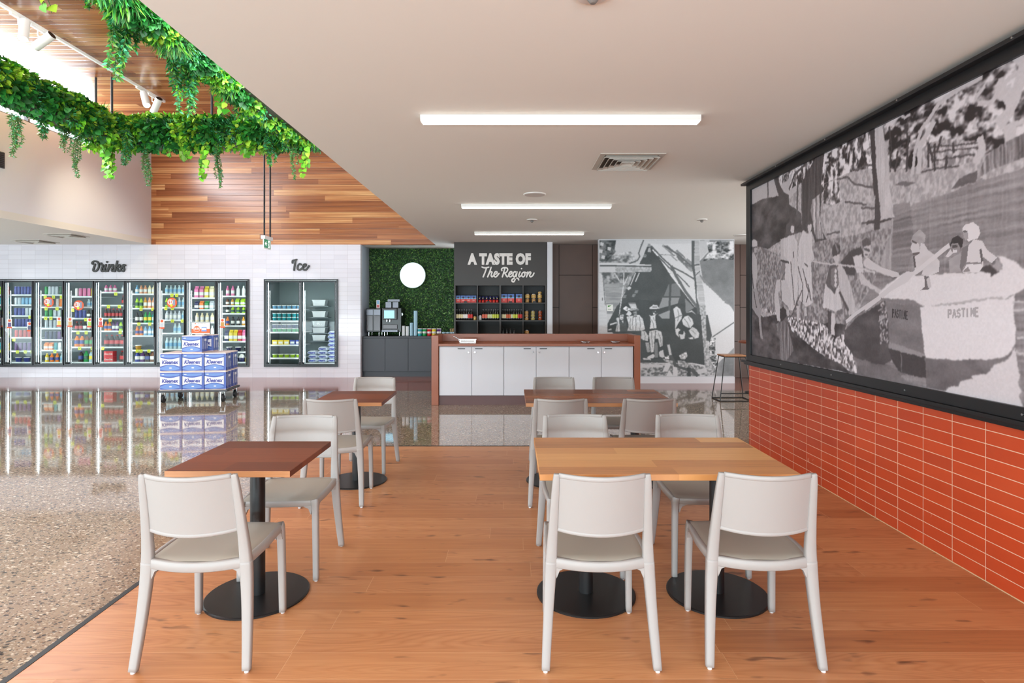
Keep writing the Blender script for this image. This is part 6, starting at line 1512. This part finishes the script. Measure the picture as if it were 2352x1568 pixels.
for k, (c, nm) in enumerate([('teal', 'teal'), ('green', 'green'), ('red', 'red'), ('yellow', 'yellow'), ('purple', 'purple')]):
    t = thing('tea_tin', f'{nm} and white tea tin on the coffee counter', 'tin', (at(964.5 + 10.9 * k, 0, 13.5).x, 13.5, zk), 0, 'row of coloured tea tins')
    MB().lathe([(0.046, 0), (0.048, 0.004), (0.048, 0.150)], 20).build('can', cm(c), t); MB().lathe([(0.05, 0.150), (0.05, 0.166), (0.045, 0.168)], 20).build('lid', prw, t); MB().lathe([(0.0485, 0.055), (0.0485, 0.10)], 20).build('label_band', prw, t)
for k, px in enumerate((1019.5, 1029, 1038)):
    t = thing('condiment_cup', ['pale blue cup on the coffee counter, left of three beside the shelf unit', 'pale blue cup on the coffee counter, middle of three', 'pale blue cup holding wooden stirrers beside the shelf unit'][k], 'cup', (at(px, 0, 13.4).x, 13.4, zk), 0, 'pale blue condiment cups')
    MB().lathe([(0.032, 0), (0.040, 0.07), (0.042, 0.072), (0.042, 0.09)], 18).build('cup', cb, t)
    if k == 2:
        b = MB()
        for _ in range(14): a = rnd.uniform(0, 6.28); b.cyl((0.015 * math.cos(a), 0.015 * math.sin(a), 0.03), (0.045 * math.cos(a), 0.045 * math.sin(a), rnd.uniform(0.15, 0.18)), 0.004, n=4)
        b.build('stirrers', mat('stirrer_wood', (206, 170, 124), 0.6), t)
# ---------------------------------------------------------------- produce shelves with the sign
YS = 12.6; SX0, SX1 = at(1043, 0, YS).x, at(1256, 0, YS).x; sg = mat('shelf_charcoal', (52, 46, 43), 0.42); sgd = mat('shelf_black', (32, 33, 36), 0.5)
t = thing('shelf_unit', 'tall charcoal shelf unit with twelve open cells behind the brown counter', 'shelf unit', (0, YS, 0))
def sX(px): return at(px, 0, YS).x
def sZ(py): return at(0, py, YS).z
zt = sZ(655.5); rows = [sZ(694.6), sZ(735.2), sZ(776)]
MB().box(SX0, SX1, 0, 0.45, zt, ZC).build('header_panel', sg, t)
for x0_, x1_ in ((SX0, SX0 + 0.03), (SX1 - 0.04, SX1)): MB().box(x0_, x1_, 0, 0.45, 0.0, zt).build('side_panel', sg, t)
for px in (1096.8, 1149, 1201.4): MB().box(sX(px) - 0.01 - (0.008 if px == 1149 else 0), sX(px) + 0.01 + (0.008 if px == 1149 else 0), 0.0, 0.42, 0.0, zt).build('divider', sg, t)
for z in rows + [0.45]: MB().box(SX0 + 0.03, SX1 - 0.04, 0.004, 0.42, z - 0.022, z - 0.001).build('shelf', sg, t)
MB().box(SX0 + 0.03, SX1 - 0.04, 0.42, 0.44, 0, zt).build('back_panel', sgd, t)
struct('trim_3', MB().box(sX(1257), sX(1269), YS, YS + 0.45, 0, ZC), M['white_wall'], 'white end column beside the shelf unit')
b = MB(); p = at(1147.5, 596, YS)
add_text(b, 'A TASTE OF', 0.30, 0.02, (p.x, YS - 0.012, p.z), offset=0.02, sx=0.78, spacing=1.06)
tag(b.build('sign_lettering', wl), 'bold white capitals reading A TASTE OF on the dark header', 'sign', 'raised lettering on the back wall')
sign_word('sign_lettering', 'white script words The Region on the dark header', region, ZTR, YS, 21, 0.024, wl)
def cell_x(i): return [sX(1046), sX(1096.8), sX(1149), sX(1201.4), sX(1252)][i]
cream_l = {'cream': (228, 214, 170), 'white': (236, 232, 228), 'red': (206, 48, 42), 'salmon': (224, 110, 84), 'pale green': (206, 212, 168), 'lime': (200, 206, 70), 'rust': (196, 92, 50)}
WB = {}
def wine(c):
    if c in WB: return WB[c]
    b = MB().lathe([(0.026, 0), (0.030, 0.006), (0.030, 0.045), (0.030, 0.125), (0.028, 0.15), (0.012, 0.185), (0.011, 0.215), (0.012, 0.217), (0.012, 0.235)], 14, mis=[0, 0, 1, 0, 0, 0, 0, 2])
    WB[c] = b.build('sauce_bottle', [mat('bottle_dark', (26, 22, 22), 0.12), mat('label_' + c.replace(' ', '_'), cream_l[c], 0.5), mat('cap_grey', (120, 120, 124), 0.4)])
    C.objects.unlink(WB[c]); return WB[c]
rowsb = [(1, 0, [(1049.5, 'cream'), (1055.3, 'cream'), (1061, 'cream'), (1066.5, 'white'), (1072, 'white'), (1077.8, 'red'), (1083.2, 'red')]),
         (1, 1, [(1110, 'salmon'), (1116.3, 'salmon'), (1122.6, 'pale green'), (1128.3, 'pale green'), (1133.8, 'lime'), (1138.8, 'lime'), (1143.9, 'lime')]),
         (1, 2, [(1154.8, 'cream'), (1160, 'cream'), (1165, 'rust'), (1170.2, 'rust'), (1175.8, 'pale green'), (1181, 'lime'), (1187, 'lime'), (1192, 'red'), (1197.2, 'red')])]
celln = ['leftmost', 'second', 'third', 'rightmost']
for r_, cidx, lst in rowsb:
    for k, (px, c) in enumerate(lst):
        o = wine(c).copy(); C.objects.link(o); o.location = (at(px, 0, YS + 0.1).x, YS + 0.1, rows[1])
        tag(o, f'slim dark sauce bottle with {c} label, {ORD[k]} in the {celln[cidx]} middle-row cell', 'bottle', 'sauce bottles on the middle shelf')
for k, px in enumerate((1155, 1164, 1172.3, 1181)):
    t = thing('wine_bottle', f'dark wine bottle with silver label, {ORD[k]} from the left in the low cell', 'bottle', (at(px, 0, YS + 0.1).x, YS + 0.1, rows[2]), 0, 'silver-labelled wine bottles')
    MB().lathe([(0.026, 0), (0.029, 0.008), (0.029, 0.11), (0.012, 0.165), (0.012, 0.215)], 16).build('bottle', MATS['bottle_dark'], t); MB().lathe([(0.0295, 0.01), (0.0295, 0.085)], 16).build('label_band', cm('silver'), t)
    MB().lathe([(0.0125, 0.18), (0.0125, 0.216)], 12).build('cap', MATS['bottle_dark'], t)
def coffee_box(px0, px1, ytop, z, lb):
    x0_, x1_ = at(px0, 0, YS + 0.06).x, at(px1, 0, YS + 0.06).x; hh = at(0, ytop, YS + 0.06).z - z; w_ = (x1_ - x0_) / 2
    t = thing('coffee_box', lb, 'box', ((x0_ + x1_) / 2, YS + 0.06, z), 0, 'blue and red coffee boxes')
    MB().box(-w_, w_, 0, 0.09, 0, hh * 0.52).build('lower_half', mat('box_red', (216, 52, 44), 0.45), t); MB().box(-w_, w_, 0, 0.09, hh * 0.52, hh).build('upper_half', mat('box_blue', (72, 108, 176), 0.45), t)
    MB().box(-w_, w_, -0.001, 0, hh * 0.50, hh * 0.62).build('pale_band', cm('light blue'), t)
    MB().cyl((0, -0.002, hh * 0.72), (0, 0, hh * 0.72), w_ * 0.4, n=14).build('emblem', sgd, t)
    add_text(MB(), 'V&V', 0.028, 0.001, (0, -0.001, hh * 0.3)).build('lettering', wl, t)
for k, (a, c) in enumerate([(1047, 1057.5), (1058.3, 1070), (1070.7, 1081.5), (1082, 1094)]): coffee_box(a, c, 678.5, rows[0], f'blue and red coffee box, {ORD[k]} from the left in the top left cell')
for k, (a, c) in enumerate([(1150.7, 1164.5), (1165.8, 1181), (1184.8, 1199)]): coffee_box(a, c, 675, rows[0], f'taller blue and red coffee box, {ORD[k]} from the left in the third top cell')
for k, px in enumerate((1101.5, 1109.5, 1118, 1126.3, 1134.5, 1142)):
    t = thing('coffee_tin', f'slim blue and red tin, {ORD[k]} from the left in the second top cell', 'tin', (at(px, 0, YS + 0.1).x, YS + 0.1, rows[0]), 0, 'slim blue and red tins')
    MB().lathe([(0.028, 0), (0.03, 0.004), (0.03, 0.06)], 16).build('lower_half', MATS['box_red'], t); MB().lathe([(0.03, 0.0601), (0.03, 0.128), (0.025, 0.137)], 16).build('upper_half', cm('navy'), t)
    MB().cyl((0, -0.0305, 0.09), (0, -0.029, 0.09), 0.010, n=10).build('dot', cm('yellow'), t)
JC = {'nut': (186, 140, 84), 'honey': (206, 168, 98), 'chutney': (150, 66, 30), 'white': (222, 222, 220), 'olive': (172, 156, 92)}
def jar(px, z, c, lb, r=0.042, h=0.075, tilt=False):
    t = thing('jar', lb, 'jar', (at(px, 0, YS + 0.12).x, YS + 0.12, z), 0, 'jars in the right-hand shelf cells')
    MB().lathe([(r * 0.9, 0), (r, 0.006), (r, h * 0.8), (r * 0.86, h * 0.86)], 18).build('glass', mat('jar_' + c, JC[c], 0.2), t)
    MB().lathe([(r * 0.9, h * 0.86), (r * 0.9, h), (r * 0.86, h + 0.001)], 18).build('lid', chr_, t)
for px, ks, z, nm in ((1211, 2, rows[0], 'top'), (1225.5, 2, rows[0], 'top'), (1240, 3, rows[0], 'top')):
    for k in range(ks): jar(px, z + k * 0.094, 'honey' if k else 'nut', f'{"honey-coloured" if k else "nut-brown"} jar, {ORD[k]} up in the {["left", "middle", "right"][int((px - 1205) / 14)]} stack of the top right cell', 0.05 if k == 1 else 0.042, 0.092 if k < 2 else 0.05)
for px, ks, c, w_ in ((1209, 3, 'nut', 'left'), (1224, 3, 'olive', 'middle'), (1241, 3, 'chutney', 'right')):
    for k in range(ks): jar(px, rows[1] + k * 0.067, c, f'{c} jar, {ORD[k]} up in the {w_} stack of the middle right cell', 0.044, 0.066)
jar(1209.5, rows[2], 'chutney', 'chutney jar at the base of the bottom right cell', 0.04, 0.07); jar(1209.5, rows[2] + 0.072, 'nut', 'round nut jar on the chutney jar in the bottom right cell', 0.052, 0.095)
jar(1223, rows[2], 'white', 'small pale jar alone in the bottom right cell', 0.045, 0.06)
jar(1091, rows[1], 'honey', 'small jar at the right of the leftmost middle cell', 0.036, 0.09); jar(1102.5, rows[1], 'white', 'squat grey tin at the left of the second middle cell', 0.038, 0.11)
for k, (px, r_) in enumerate([(1069, 0), (1121, 0), (1172, 0), (1228, 0)]):
    o = MB().box(-0.035, 0.035, 0, 0.004, 0, 0.028).build('shelf_label', sgd); o.location = (at(px, 0, YS + 0.02).x, YS + 0.02, rows[0]); tag(o, f'small black shelf label before the goods in the {celln[k]} top cell', 'label', 'black shelf labels')
